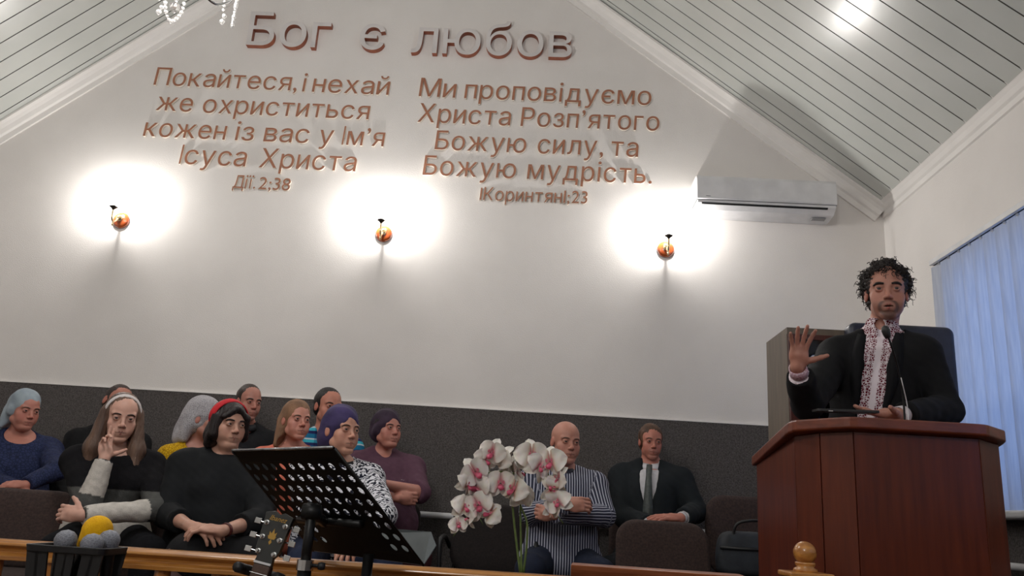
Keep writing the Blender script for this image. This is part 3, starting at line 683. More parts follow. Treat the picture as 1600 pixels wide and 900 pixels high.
bm = bmesh.new(); tube(bm, [(pt.x+.018, pt.y, pt.z-.114), (pt.x+.034, pt.y-.004, pt.z-.114)], .004, 8); lathe(bm, [(0, -.009), (.008, -.007), (.009, 0), (.008, .007), (0, .009)], 12, (pt.x+.038, pt.y-.005, pt.z-.114)); obj('clamp_knob', bm, M['blackp'], ms, smooth=True)
for k in range(3):
    a = math.radians(90+120*k); bm = bmesh.new(); tube(bm, [(pt.x, pt.y, .28), (pt.x+.30*math.cos(a), pt.y+.30*math.sin(a), .012)], .009, 8); obj('leg', bm, M['blackm'], ms, smooth=True)
# second black pole seen below the right corner of the desk
sp = at(576, 866, 2.02)
st2 = thing('stand_pole', 'short black stand pole rising below the right corner of the music desk', 'stand', (sp.x, sp.y, FLH))
bm = bmesh.new(); tube(bm, [(0, 0, .02), (0, 0, sp.z-FLH)], .0125, 14); obj('pole', bm, M['blackm'], st2, smooth=True)
bm = bmesh.new(); lathe(bm, [(0, 0), (.13, 0), (.13, .012), (.02, .022), (0, .022)], 32); obj('base', bm, M['blackm'], st2, smooth=True, autos=True)

# ================================================================== GUITAR ON ITS STAND
gt = at(436, 808, 2.0); gn = at(405, 895, 1.98)
gu = thing('acoustic_guitar', 'acoustic guitar with dark headstock and chrome tuners leaning on a stand beside the music stand', 'guitar', tuple(gn))
axis = (gt-gn).normalized()
gnorm = Vector((-.08, -.97, .22)); gnorm = (gnorm-axis*gnorm.dot(axis)).normalized(); gs = axis.cross(gnorm); gs = gs if gs.x > 0 else -gs
def G(s, t, n=0): return gs*s+axis*t+gnorm*n      # s across, t up the headstock from the nut, n toward the viewer
nut = .035; hl = (gt-gn).length
def plate_poly(bm, pts, n0, n1):
    a = [bm.verts.new(G(s, t, n0)) for s, t in pts]; b = [bm.verts.new(G(s, t, n1)) for s, t in pts]; bm.faces.new(a); bm.faces.new(b[::-1])
    for k in range(len(a)): bm.faces.new((a[k], b[k], b[(k+1) % len(a)], a[(k+1) % len(a)]))
hm = mat('black_headstock_veneer', sm(40, 42, 40), sm(28, 30, 29), .3, 20, coat=.5)
hs = [(-.0225, nut-.012), (-.020, nut+.012), (-.030, nut+.030), (-.034, .155), (-.036, .172), (-.012, .180), (0, .172), (.012, .180), (.036, .172), (.034, .155), (.030, nut+.030), (.020, nut+.012), (.0225, nut-.012)]
hs = [(s, t*hl/.165) for s, t in hs]; nutt = nut*hl/.165
bm = bmesh.new(); plate_poly(bm, hs, 0, -.014); obj('headstock', bm, hm, gu, bevel=.001)
neckm = mat('rosewood', sm(84, 56, 42), sm(62, 42, 32), .5, 20, (20, 2, 20))
bm = bmesh.new(); plate_poly(bm, [(-.0215, nutt-.008), (-.026, -.30), (.026, -.30), (.0215, nutt-.008)], .001, -.022); nk = obj('neck', bm, neckm, gu, bevel=.004)
for k in range(9):
    t = nutt-.03-.03*k*(1-.03*k); bm = bmesh.new(); tube(bm, [G(-.022, t, .002), G(.022, t, .002)], .001, 6); obj('fret', bm, M['chrome'], nk)
bm = bmesh.new(); plate_poly(bm, [(-.0215, nutt-.008), (.0215, nutt-.008), (.0215, nutt-.003), (-.0215, nutt-.003)], .004, 0); obj('nut', bm, M['white'], gu)
gold = mat('gold_inlay', sm(190, 150, 70), None, .35, metal=.4)
bm = bmesh.new()
for ang, sc_ in ((0, 1.15), (28, .9), (-28, .9), (55, .6), (-55, .6), (180, .6)):
    a = math.radians(ang); cx, cy = 0, .098*hl/.165; d = (math.sin(a), math.cos(a)); p = (d[1], -d[0]); Lf = .022*sc_
    pts = [(cx, cy), (cx+d[0]*Lf*.5+p[0]*.004, cy+d[1]*Lf*.5+p[1]*.004), (cx+d[0]*Lf, cy+d[1]*Lf), (cx+d[0]*Lf*.5-p[0]*.004, cy+d[1]*Lf*.5-p[1]*.004)]
    plate_poly(bm, pts, .0008+.0001*len(bm.verts)/8, 0)
obj('leaf_inlay', bm, gold, gu)
cu = bpy.data.curves.new('maker_name', 'FONT'); cu.body = 'Ibanez'; cu.size = .017; cu.extrude = .0003; cu.align_x = 'CENTER'; cu.shear = .3
o = bpy.data.objects.new('t', cu); C.objects.link(o); dg = bpy.context.evaluated_depsgraph_get(); dg.update(); me = bpy.data.meshes.new_from_object(o.evaluated_get(dg)); bpy.data.objects.remove(o)
me.materials.clear(); me.materials.append(gold)
mt = Matrix((gs, axis, gnorm)).transposed().to_4x4(); mt.translation = G(0, .152*hl/.165, .001); me.transform(mt); link('maker_name', me, gu)
for sd in (-1, 1):
    for k in range(3):
        t = (.058+.042*k)*hl/.165; s0 = sd*(.0205+.0018*k)
        bm = bmesh.new(); lathe(bm, [(.0025, 0), (.0062, 0), (.0062, .003), (.0035, .004), (.0035, .012), (0, .012)], 14, G(s0, t, 0), gnorm); pgo = obj('tuner_post', bm, M['chrome'], gu, smooth=True, autos=True)
        bm = bmesh.new(); tube(bm, [G(sd*.030, t, -.010), G(sd*.043, t, -.008)], .002, 8)
        c = G(sd*.050, t, -.007); a_ = [c+gs*(x)+axis*(y)+gnorm*z for x in (-.008, .008) for y in (-.0065, .0065) for z in (-.002, .002)]
        vs = [bm.verts.new(p) for p in a_]
        for f in ((0, 1, 3, 2), (4, 6, 7, 5), (0, 4, 5, 1), (2, 3, 7, 6), (0, 2, 6, 4), (1, 5, 7, 3)): bm.faces.new([vs[i] for i in f])
        obj('tuner_button', bm, M['chrome'], gu, bevel=.0015)
# guitar body, below the frame
bodym = mat('spruce_top', sm(190, 140, 80), sm(170, 120, 66), .25, 8, (20, 2, 2), coat=.5)
bm = bmesh.new(); pts = []
for k in range(48):
    a = 2*math.pi*k/48; t = math.cos(a); w_ = (.14+.03*(-t)+.0)*abs(math.sin(a))**.8*(1-.28*math.exp(-((t-.15)/.25)**2)); pts.append((math.copysign(w_, math.sin(a)), -.51+.235*t))
plate_poly(bm, pts, -.005, -.105); obj('body', bm, bodym, gu, bevel=.004)
gst = thing('guitar_stand', 'black guitar stand yoke holding the guitar neck at the rail', 'stand', (gn.x-.03, gn.y, FLH))
yk = Vector((gn.x, gn.y, gn.z))-Vector(gst.location)+G(0, 0, -.03)
bm = bmesh.new(); tube(bm, catmull([yk+gs*-.05+gnorm*.045, yk+gs*-.048+gnorm*.01, yk+gs*-.02-gnorm*.014, yk+gs*.02-gnorm*.014, yk+gs*.048+gnorm*.01, yk+gs*.05+gnorm*.045], 6), .012, 10); obj('yoke', bm, M['blackp'], gst, smooth=True)
bm = bmesh.new(); tube(bm, [yk-gnorm*.016, yk-gnorm*.05, (yk.x, yk.y+.12, .05)], .011, 10); obj('pole', bm, M['blackm'], gst, smooth=True)
for k in range(3):
    a = math.radians(150+120*k); bm = bmesh.new(); tube(bm, [(yk.x, yk.y+.12, .12), (yk.x+.16*math.cos(a), yk.y+.10+.10*math.sin(a), .012)], .009, 8); obj('leg', bm, M['blackm'], gst, smooth=True)

# ================================================================== CHAIRS
def chair(label, fab, arms=False):
    r = thing('stacking_chair', label, 'chair', (0, 0, 0), 0, 'upholstered chairs on the platform')
    bm = bmesh.new(); N = 14; pr = roundrect(.48, .40, .11, 6); fr = []; bk = []
    def bp(x, z, o): return (x, .20+.06*(z/.40)-.10*(x*x)*1.5*-1*0-.035*(1-(x/.24)**2)*-1+o, .665+z)
    def ring(s, o, back): return [bm.verts.new(bp(x*s, z*s, o)) for x, z in pr]
    R_ = [ring(1.0, 0.0, 0), ring(.985, -.018, 0), ring(.9, -.032, 0), ring(.45, -.036, 0)]
    R2 = [ring(.985, .018, 0), ring(.9, .028, 0), ring(.45, .03, 0)]
    for seq in (R_, [R_[0]]+R2):
        for a, b in zip(seq, seq[1:]):
            for k in range(len(a)): bm.faces.new((a[k], a[(k+1) % len(a)], b[(k+1) % len(a)], b[k]))
        bm.faces.new(seq[-1])
    obj('backrest', bm, fab, r, smooth=True)
    bm = bmesh.new(); ps = roundrect(.48, .46, .09, 5)
    L4 = [(.96, .405), (1, .415), (1, .45), (.95, .468), (.5, .472)]
    Rg = [[bm.verts.new((x*s, y*s-.02, z)) for x, y in ps] for s, z in L4]
    bm.faces.new(Rg[0]); bm.faces.new(Rg[-1])
    for a, b in zip(Rg, Rg[1:]):
        for k in range(len(a)): bm.faces.new((a[k], a[(k+1) % len(a)], b[(k+1) % len(a)], b[k]))
    obj('seat', bm, fab, r, smooth=True)
    for sx in (-1, 1):
        bm = bmesh.new(); tube(bm, catmull([(sx*.20, -.25, .006), (sx*.215, -.20, .40), (sx*.215, .0, .405)], 5), .012, 8); obj('front_leg', bm, M['blackm'], r, smooth=True)
        bm = bmesh.new(); tube(bm, catmull([(sx*.215, -.05, .40), (sx*.215, .20, .42), (sx*.21, .235, .60), (sx*.20, .27, .72)], 5), .012, 8); obj('back_upright', bm, M['blackm'], r, smooth=True)
        bm = bmesh.new(); tube(bm, [(sx*.215, .15, .415), (sx*.22, .26, .006)], .012, 8); obj('rear_leg', bm, M['blackm'], r, smooth=True)
        if arms:
            bm = bmesh.new(); tube(bm, catmull([(sx*.255, -.15, .41), (sx*.265, -.16, .62), (sx*.265, -.10, .66), (sx*.265, .12, .66), (sx*.24, .20, .60)], 5), .013, 8); obj('armrest', bm, M['blackp'], r, smooth=True)
    return r
CH0 = chair('', M['chairfab']); CH1 = chair('', M['chairfabd'], True)
CHU = {0: False, 1: False}
def put_chair(x, y, rz, label, kind=0, sc_=None):
    src = (CH0, CH1)[kind]
    if not CHU[kind]: o = src; CHU[kind] = True; o.location = (x, y, PF); o.rotation_euler = (0, 0, rz); o['label'] = label
    else: o = dup(src, (x, y, PF), rz, label)
    o.scale = sc_ or (.93, .93, .93)
    return o
# empty chairs in view
def chx(u, v, Y): p = at(u, v, Y); return p.x
put_chair(chx(42, 800, 3.75), 3.55, .10, 'empty brown upholstered chair at the far left in front of the woman in navy', 0, (1, .93, .84))
put_chair(chx(1034, 850, 4.2), 3.95, .02, 'empty brown upholstered chair directly in front of the man in the dark suit', 0, (.95, .93, .885))
put_chair(chx(1166, 840, 4.85), 4.62, .0, 'brown upholstered chair with a bag on it beside the lectern', 0, (1, .93, 1.08))
put_chair(chx(768, 850, 4.75), 4.5, -.0, 'empty black chair with armrests behind the orchid', 1)
# bag and magazine
bg = at(1166, 838, 4.62)
bag = thing('handbag', 'dark grey soft bag lying on the chair beside the lectern', 'bag', (bg.x, 4.55, PF+.472*1.08+.002))
bagm = mat('dark_grey_nylon', sm(52, 56, 62), sm(40, 43, 48), .7, 12, bump=.3)
bm = bmesh.new(); pr = roundrect(.36, .13, .05)
Rg = [[bm.verts.new((x*s, y*s, z)) for x, y in pr] for s, z in ((.92, 0), (1, .03), (1, .12), (.93, .19), (.8, .22), (.5, .23))]
bm.faces.new(Rg[0]); bm.faces.new(Rg[-1])
for a, b in zip(Rg, Rg[1:]):
    for k in range(len(a)): bm.faces.new((a[k], a[(k+1) % len(a)], b[(k+1) % len(a)], b[k]))
obj('bag_body', bm, bagm, bag, smooth=True, sub=1)
bm = bmesh.new(); tube(bm, catmull([(-.10, -.04, .19), (-.07, -.06, .27), (.07, -.06, .28), (.11, -.04, .19)], 6), .008, 8); obj('strap', bm, M['blackp'], bag, smooth=True)
bm = bmesh.new(); tube(bm, [(-.17, -.066, .14), (.17, -.066, .14)], .009, 8); obj('zip_flap', bm, M['blackp'], bag, smooth=True)
mgp = at(768, 850, 4.4)
mg = thing('magazine', 'dark magazine with an orange corner lying on the black chair behind the orchid', 'magazine', (mgp.x, 4.42, PF+.472*.93+.001), .2)
bm = bmesh.new(); box(bm, (-.12, -.09, 0), (.12, .09, .012)); obj('pages', bm, M['blackp'], mg, bevel=.002)
bm = bmesh.new(); box(bm, (-.02, -.089, .0121), (.12, -.03, .0125)); obj('cover_print', bm, mat('orange_print', sm(170, 110, 60)), mg)

# ================================================================== ORCHID
petm = bpy.data.materials.new('orchid_petal'); petm.use_nodes = True; t = petm.node_tree; b = t.nodes['Principled BSDF']
ca = nd(t, 'ShaderNodeVertexColor'); ca.layer_name = 'Col'; nz = nd(t, 'ShaderNodeTexNoise'); nz.inputs['Scale'].default_value = 60
mxc = nd(t, 'ShaderNodeMix', data_type='RGBA', blend_type='MULTIPLY'); mxc.inputs[0].default_value = .15
t.links.new(coords(t), nz.inputs[0]); t.links.new(ca.outputs[0], mxc.inputs[6]); t.links.new(nz.outputs[1], mxc.inputs[7]); t.links.new(mxc.outputs[2], b.inputs['Base Color'])
b.inputs['Roughness'].default_value = .45; b.inputs['Subsurface Weight'].default_value = .15; b.inputs['Subsurface Radius'].default_value = (.01, .008, .006)
stemm = mat('green_stem', sm(110, 128, 70), sm(84, 104, 50), .5, 30)
def setcol(me, cols):
    a = me.color_attributes.new('Col', 'FLOAT_COLOR', 'POINT'); a.data.foreach_set('color', np.asarray(cols, np.float32).ravel())
def flower_mesh(seed, tint):
    """phalaenopsis bloom facing -y: three narrow sepals, two broad round petals, a small magenta lip"""
    rnd = random.Random(seed); V = []; Fc = []; Cc = []
    WH = np.array(sm(236, 230, 222)); PK = np.array(sm(206, 84, 116)); GR = np.array(tint)
    def petal(ang, L, W, fold, depth, round_):
        b0 = len(V); nu, nv = 9, 9
        for i in range(nu):
            u = i/(nu-1); w = W*(math.sin(math.pi*min(1, u**round_*.97+.03))**.5)
            for j in range(nv):
                s = -1+2*j/(nv-1); r = .003+u*L; x = w*s
                y = -depth*math.sin(u*math.pi*.9)+fold*s*s*.5*w+.0012*math.sin(7*u+5*s+seed)-.012*u*u*fold*6
                ca_, sa_ = math.cos(ang), math.sin(ang); V.append((x*ca_+r*sa_, y, -x*sa_+r*ca_))
                k = max(0, 1-u*3.2); c = WH*(1-k*.8)+GR*k*.8; c = c*(1-.0)+0; k2 = max(0, 1-u*5)*(1 if round_ < .8 else .3); c = c*(1-k2)+PK*k2
                Cc.append((*c, 1))
        for i in range(nu-1):
            for j in range(nv-1): a = b0+i*nv+j; Fc.append((a, a+1, a+nv+1, a+nv))
    for a in (0, 128, -128): petal(math.radians(a+rnd.uniform(-6, 6)), .039, .0165, -.25, .004, .9)
    for n_ in range(len(V)): V[n_] = (V[n_][0], V[n_][1]+.003, V[n_][2])
    for a in (78, -78): petal(math.radians(a+rnd.uniform(-6, 6)), .041, .029, -.15+rnd.uniform(-.1, .1), .007, .62)
    # lip
    b0 = len(V)
    for i in range(7):
        u = i/6; w = .0085*math.sin(math.pi*(u*.8+.1))
        for j in range(5):
            s = -1+j/2; V.append((w*s, -.006-.016*math.sin(u*2.2)+.006*s*s, -.001-.018*u)); Cc.append((*(PK*(.8+.4*u)), 1))
    for i in range(6):
        for j in range(4): a = b0+i*5+j; Fc.append((a, a+1, a+6, a+5))
    for sx in (-1, 1):      # small rounded side lobes of the lip
        b0 = len(V); V.append((sx*.006, -.010, .003)); Cc.append((*PK, 1))
        for k in range(8): w_ = 2*math.pi*k/8; V.append((sx*(.0065+.0035*math.cos(w_)), -.009-.004*abs(math.cos(w_)), .003+.0055*math.sin(w_))); Cc.append((*(PK*.8+WH*.2), 1))
        for k in range(8): Fc.append((b0, b0+1+k, b0+1+(k+1) % 8))
    me = bpy.data.meshes.new('bloom'); me.from_pydata(V, [], Fc); setcol(me, Cc); me.materials.append(petm); me.polygons.foreach_set('use_smooth', [True]*len(Fc)); me.update(); return me
FM = [flower_mesh(i, sm(206, 208, 130) if i % 2 else sm(224, 206, 190)) for i in range(6)]
OY = 2.85; ob = at(815, 880, OY)
pot = thing('potted_orchid', 'white phalaenopsis orchid with magenta lips on arching stems behind the rail', 'orchid', (ob.x, OY, .36)); OO = Vector(pot.location)
plantst = thing('plant_stand', 'small dark wooden plant stand under the orchid', 'stand', (ob.x, OY, 0))
bm = bmesh.new(); lathe(bm, [(0, .33), (.13, .33), (.135, .345), (.13, .36), (0, .36)], 32); obj('stand_top', bm, M['mahogtop'], plantst, smooth=True, autos=True)
for k in range(3):
    a = math.radians(30+120*k); bm = bmesh.new(); tube(bm, [(.10*math.cos(a), .10*math.sin(a), .33), (.15*math.cos(a), .15*math.sin(a), PF+.005)], .012, 8); obj('leg', bm, M['mahogtop'], plantst, smooth=True)
bm = bmesh.new(); lathe(bm, [(0, 0), (.055, 0), (.075, .13), (.08, .15), (.073, .15), (.068, .12), (0, .12)], 28); obj('pot', bm, mat('pale_glazed_pot', sm(170, 180, 172), None, .25), pot, smooth=True, autos=True)
leafm = mat('orchid_leaf', sm(52, 92, 40), sm(38, 74, 30), .4, 8)
for k, (a, L_) in enumerate(((200, .17), (340, .15), (100, .14), (255, .12))):
    a = math.radians(a); bm = bmesh.new(); rows_ = []
    for i in range(9):
        u = i/8; w = .03*math.sin(math.pi*(.12+.85*u))**.7; r = .015+L_*u; z = .13+.10*u-.13*u*u
        rows_.append([bm.verts.new((r*math.cos(a)-s*w*math.sin(a), r*math.sin(a)+s*w*math.cos(a), z+.01*s*s)) for s in (-1, 0, 1)])
    for p, q in zip(rows_, rows_[1:]):
        for s in (0, 1): bm.faces.new((p[s], p[s+1], q[s+1], q[s]))
    lf = obj('leaf', bm, leafm, pot, smooth=True); md = lf.modifiers.new('t', 'SOLIDIFY'); md.thickness = .002
def O(u, v, dy=0): return at(u, v, OY+dy)-OO
stems = [[O(813, 895), O(806, 840), O(801, 790), O(801, 762), O(812, 746), O(797, 738, -.03), O(770, 738, -.05), O(745, 745, -.06), O(733, 775, -.06), O(728, 812, -.05), O(708, 838, -.05)],
         [O(815, 895), O(814, 850), O(813, 800), O(813, 770), O(800, 745, .02), O(775, 752, .02), O(745, 770, .02), O(740, 790, .02), O(755, 820)],
         [O(818, 895), O(823, 850), O(823, 815), O(812, 785), O(815, 752, -.02), O(830, 728, -.04), O(848, 728, -.05), O(858, 745, -.06), O(861, 775, -.06), O(868, 800, -.06), O(880, 818, -.05)]]
for s_ in stems:
    bm = bmesh.new(); P_ = catmull(s_, 6); tube(bm, P_, [.0042-.0026*i/len(P_) for i in range(len(P_))], 8); obj('stem', bm, stemm, pot, smooth=True)
# (u, v, depth offset, yaw deg, tilt deg, roll, size)
FL = [(742, 738, -.06, 25, 0, -40, 1.15), (759, 718, -.03, 40, 5, 5, 1.0), (769, 707, -.05, -15, -8, 15, 1.05), (784, 715, -.02, -50, 10, 35, 1.05), (797, 725, .01, -100, 10, 60, .9),
      (730, 757, -.07, 55, 0, 20, .9), (747, 766, -.05, -35, 12, 120, 1.1), (764, 752, -.02, 60, 5, 10, .95), (782, 756, -.03, 10, 5, 0, 1.15), (803, 764, -.04, -30, 5, 20, 1.15), (806, 738, -.02, 95, 25, 20, 1.1),
      (831, 712, -.05, 12, 0, -10, 1.25), (842, 730, -.07, 35, 10, 30, 1.1), (860, 722, -.06, -20, 0, -5, 1.2), (873, 748, -.06, -60, -5, 30, .95), (862, 764, -.07, 20, 8, 90, .95), (872, 786, -.07, -25, 15, -30, 1.0),
      (727, 792, -.06, 30, 10, 5, 1.0), (716, 820, -.06, 15, 15, -10, .7), (735, 808, -.05, -80, 5, 20, .8), (747, 790, -.06, 0, 5, -30, 1.15), (765, 802, -.05, -30, 20, 40, .95), (858, 795, -.05, 60, 20, 10, .7), (815, 775, .01, 170, 10, 0, 1.0)]
for i, (u, v, dy, yw, ti, ro, sz) in enumerate(FL):
    o = link('bloom', FM[i % 6], pot, O(u, v, dy-.02)); o.rotation_euler = Euler((math.radians(-ti), math.radians(ro), math.radians(yw)), 'ZYX' if False else 'XYZ')
    o.scale = (sz*1.12,)*3
# ================================================================== PEOPLE: implicit-surface body builder
f32 = np.float32
def rotm(yaw=0, pitch=0, roll=0):
    """columns = head axes; yaw turns the face (-y) toward +x, pitch > 0 looks up, roll > 0 leans toward +x"""
    return np.array(Matrix.Rotation(yaw, 3, 'Z') @ Matrix.Rotation(-pitch, 3, 'X') @ Matrix.Rotation(roll, 3, 'Y'))
class Field:
    def __init__(s, h): s.h = h; s.ops = []
    def cone(s, a, b, ra, rb, k=.012, id=0, sub=False): a, b = np.array(a, float), np.array(b, float); s.ops.append(('c', a, b, ra, rb, k, id, sub)); return s
    def chain(s, P, R, k=.012, id=0, sub=False):
        for i in range(len(P)-1): s.cone(P[i], P[i+1], R[i], R[i+1], k, id, sub)
    def ell(s, c, r, R=None, k=.015, id=0, sub=False): s.ops.append(('e', np.array(c, float), np.array(r, float), np.eye(3) if R is None else R, None, k, id, sub)); return s
    def half(s, c, n, r, k=.006, id=0):
        """cut away everything beyond the plane (c, n) inside a ball of radius r round c"""
        s.ops.append(('h', np.array(c, float), np.array(n, float)/np.linalg.norm(n), r, None, k, id, True))
    def build(s):
        lo, hi = np.full(3, 1e9), np.full(3, -1e9)
        for o in s.ops:
            if o[7]: continue
            if o[0] == 'c': l = np.minimum(o[1]-o[3], o[2]-o[4]); u = np.maximum(o[1]+o[3], o[2]+o[4])
            else: e = np.sqrt(((o[3]*o[2])**2).sum(1)); l = o[1]-e; u = o[1]+e
            lo = np.minimum(lo, l); hi = np.maximum(hi, u)
        h = s.h; lo -= 3*h; hi += 3*h; n = np.ceil((hi-lo)/h).astype(int)+1; s.lo = lo
        s.f = np.full(n, 1., f32); s.own = np.zeros(n, np.int8)
        for o in s.ops:
            k = o[5]; mg = k+2.5*h
            if o[0] == 'c': l = np.minimum(o[1]-o[3], o[2]-o[4]); u = np.maximum(o[1]+o[3], o[2]+o[4])
            elif o[0] == 'e': e = np.sqrt(((o[3]*o[2])**2).sum(1)); l = o[1]-e; u = o[1]+e
            else: l = o[1]-o[3]; u = o[1]+o[3]
            i0 = np.clip(np.floor((l-mg-lo)/h).astype(int), 0, n); i1 = np.clip(np.ceil((u+mg-lo)/h).astype(int)+1, 0, n)
            if (i1 <= i0).any(): continue
            sl = tuple(slice(a, b) for a, b in zip(i0, i1))
            X = (lo[0]+h*np.arange(i0[0], i1[0]))[:, None, None].astype(f32); Y = (lo[1]+h*np.arange(i0[1], i1[1]))[None, :, None].astype(f32); Z = (lo[2]+h*np.arange(i0[2], i1[2]))[None, None, :].astype(f32)
            if o[0] == 'c':
                a, b = o[1].astype(f32), o[2].astype(f32); ba = b-a; L2 = float(ba@ba)+1e-12
                x, y, z = X-a[0], Y-a[1], Z-a[2]; t = np.clip((x*ba[0]+y*ba[1]+z*ba[2])/L2, 0, 1)
                d = np.sqrt((x-t*ba[0])**2+(y-t*ba[1])**2+(z-t*ba[2])**2)-(o[3]+(o[4]-o[3])*t)
            elif o[0] == 'e':
                R = o[3].astype(f32); x, y, z = X-f32(o[1][0]), Y-f32(o[1][1]), Z-f32(o[1][2]); q = [x*R[0, j]+y*R[1, j]+z*R[2, j] for j in range(3)]; r = o[2]
                k0 = np.sqrt(sum((q[j]/f32(r[j]))**2 for j in range(3))); k1 = np.sqrt(sum((q[j]/f32(r[j]**2))**2 for j in range(3)))+f32(1e-9); d = k0*(k0-1)/k1
            else:
                x, y, z = X-f32(o[1][0]), Y-f32(o[1][1]), Z-f32(o[1][2]); nn = o[2].astype(f32)
                d = np.maximum(-(x*nn[0]+y*nn[1]+z*nn[2]), np.sqrt(x*x+y*y+z*z)-f32(o[3]))
            F = s.f[sl]
            if o[7]:
                d = -d; w_ = np.maximum(k-np.abs(F-d), 0)/k; ow = s.own[sl]; ow[(d > F-k*.3) & (np.abs(d) < 2*h)] = o[6] if o[6] else 0
                if not o[6]: pass
                s.f[sl] = np.maximum(F, d)+w_*w_*k*.25
            else:
                w_ = np.maximum(k-np.abs(F-d), 0)/k; s.own[sl] = np.where(d < F, o[6], s.own[sl]); s.f[sl] = np.minimum(F, d)-w_*w_*k*.25
        return s
    def mesh(s):
        s.build(); f = s.f; ins = f < 0; n = np.array(f.shape); h = s.h; pts = []; cells = []; quads = []
        st = (n[1]*n[2], n[2], 1)
        for ax in range(3):
            a = [slice(None)]*3; b = [slice(None)]*3; a[ax] = slice(0, -1); b[ax] = slice(1, None)
            I = np.argwhere(ins[tuple(a)] != ins[tuple(b)])
            o1, o2 = [(1, 2), (2, 0), (0, 1)][ax]
            I = I[(I[:, o1] > 0) & (I[:, o2] > 0)]
            J = I.copy(); J[:, ax] += 1; f0 = f[tuple(I.T)]; f1 = f[tuple(J.T)]; t = f0/(f0-f1)
            P = I.astype(f32); P[:, ax] += t
            base = I[:, 0]*st[0]+I[:, 1]*st[1]+I[:, 2]
            c = np.stack([base-st[o1]-st[o2], base-st[o2], base, base-st[o1]], 1)
            fl = ~ins[tuple(I.T)]; c[fl] = c[fl][:, ::-1]
            quads.append(c)
            for j in range(4): pts.append(P); cells.append(c[:, j])
        cells = np.concatenate(cells); pts = np.concatenate(pts); u, inv = np.unique(cells, return_inverse=True)
        cnt = np.bincount(inv); V = np.stack([np.bincount(inv, pts[:, j])/cnt for j in range(3)], 1)
        Q = np.searchsorted(u, np.concatenate(quads))
        ii = np.clip(np.round(V).astype(int), 0, n-1); own = s.own[tuple(ii.T)]
        g = []
        for j in range(3):
            a = ii.copy(); b = ii.copy(); a[:, j] = np.clip(a[:, j]+1, 0, n[j]-1); b[:, j] = np.clip(b[:, j]-1, 0, n[j]-1); g.append(f[tuple(a.T)]-f[tuple(b.T)])
        N = np.stack(g, 1); N /= np.linalg.norm(N, axis=1, keepdims=True)+1e-9
        s.f = None; s.own = None
        return V*h+s.lo, Q, own, N
def mkmesh(name, V, Q, mats, cols=None, parent=None, mi=None, extra=None):
    me = bpy.data.meshes.new(name); nv, nf = len(V), len(Q)
    me.vertices.add(nv); me.vertices.foreach_set('co', np.ascontiguousarray(V, f32).ravel())
    me.loops.add(nf*4); me.loops.foreach_set('vertex_index', np.ascontiguousarray(Q, np.int32).ravel())
    me.polygons.add(nf); me.polygons.foreach_set('loop_start', np.arange(0, nf*4, 4, dtype=np.int32))
    me.polygons.foreach_set('use_smooth', np.ones(nf, bool))
    for m in (mats if isinstance(mats, (list, tuple)) else [mats]): me.materials.append(m)
    me.update(calc_edges=True); me.validate()
    if cols is not None: setcol(me, np.concatenate([cols, np.ones((nv, 1))], 1))
    if extra is not None:
        a = me.attributes.new('Pat', 'FLOAT_VECTOR', 'POINT'); a.data.foreach_set('vector', np.ascontiguousarray(extra, f32).ravel())
    return link(name, me, parent)
def wnoise(P, s, seed=0):
    """cheap smooth pseudo noise in about -1..1"""
    r = np.random.RandomState(seed); o = 0
    for i in range(5):
        k = r.normal(size=3)*s*(1+.6*i); o = o+np.sin(P@k+r.uniform(0, 6))/(1+.5*i)
    return o/2.6
# ---- materials that read the colour of the vertex (skin tone, lips, cloth blocks)
def colmat(name, rough=.5, sss=0, bump=0, bscale=200, mult=.12, spec=.4, nscale=40, sheen=0):
    m = bpy.data.materials.new(name); m.use_nodes = True; t = m.node_tree; b = t.nodes['Principled BSDF']
    ca = nd(t, 'ShaderNodeVertexColor'); ca.layer_name = 'Col'; nz = nd(t, 'ShaderNodeTexNoise'); nz.inputs['Scale'].default_value = nscale
    t.links.new(coords(t), nz.inputs[0]); g = ramp(t, nz.outputs[0], [(.3, (1-mult*2,)*3), (.7, (1,)*3)])
    mx = nd(t, 'ShaderNodeMix', data_type='RGBA', blend_type='MULTIPLY'); mx.inputs[0].default_value = 1
    t.links.new(ca.outputs[0], mx.inputs[6]); t.links.new(g, mx.inputs[7]); t.links.new(mx.outputs[2], b.inputs['Base Color'])
    b.inputs['Roughness'].default_value = rough; b.inputs['Specular IOR Level'].default_value = spec; b.inputs['Sheen Weight'].default_value = sheen
    if sss: b.inputs['Subsurface Weight'].default_value = sss; b.inputs['Subsurface Radius'].default_value = (.012, .005, .003); b.inputs['Subsurface Scale'].default_value = 1
    if bump:
        n2 = nd(t, 'ShaderNodeTexNoise'); n2.inputs['Scale'].default_value = bscale; t.links.new(coords(t), n2.inputs[0])
        bp = nd(t, 'ShaderNodeBump'); bp.inputs['Strength'].default_value = bump; bp.inputs['Distance'].default_value = .002; t.links.new(n2.outputs[0], bp.inputs['Height']); t.links.new(bp.outputs[0], b.inputs['Normal'])
    return m
SKIN = colmat('skin', .48, .12, .15, 300, .06, .4, 30)
CLOTH = colmat('cloth', .85, 0, .35, 350, .08, .25)
KNIT = colmat('knitted_wool', .95, 0, .9, 220, .12, .15)
HAIRM = mat('hair_strands', (.5, .5, .5)); 
def hairmat(name, c, c2=None, rough=.45): return mat(name, sm(*c), sm(*(c2 or tuple(int(x*.6) for x in c))), rough, 26, (1, 1, .12), bump=.9, bscale=180, spec=.35, lo=.3, hi=.7)
EYEW = mat('eye_white', sm(168, 150, 144), None, .2); LASH = mat('lash_line', sm(38, 24, 20), None, .6)
IRIS = mat('dark_iris', sm(36, 28, 24), None, .25)
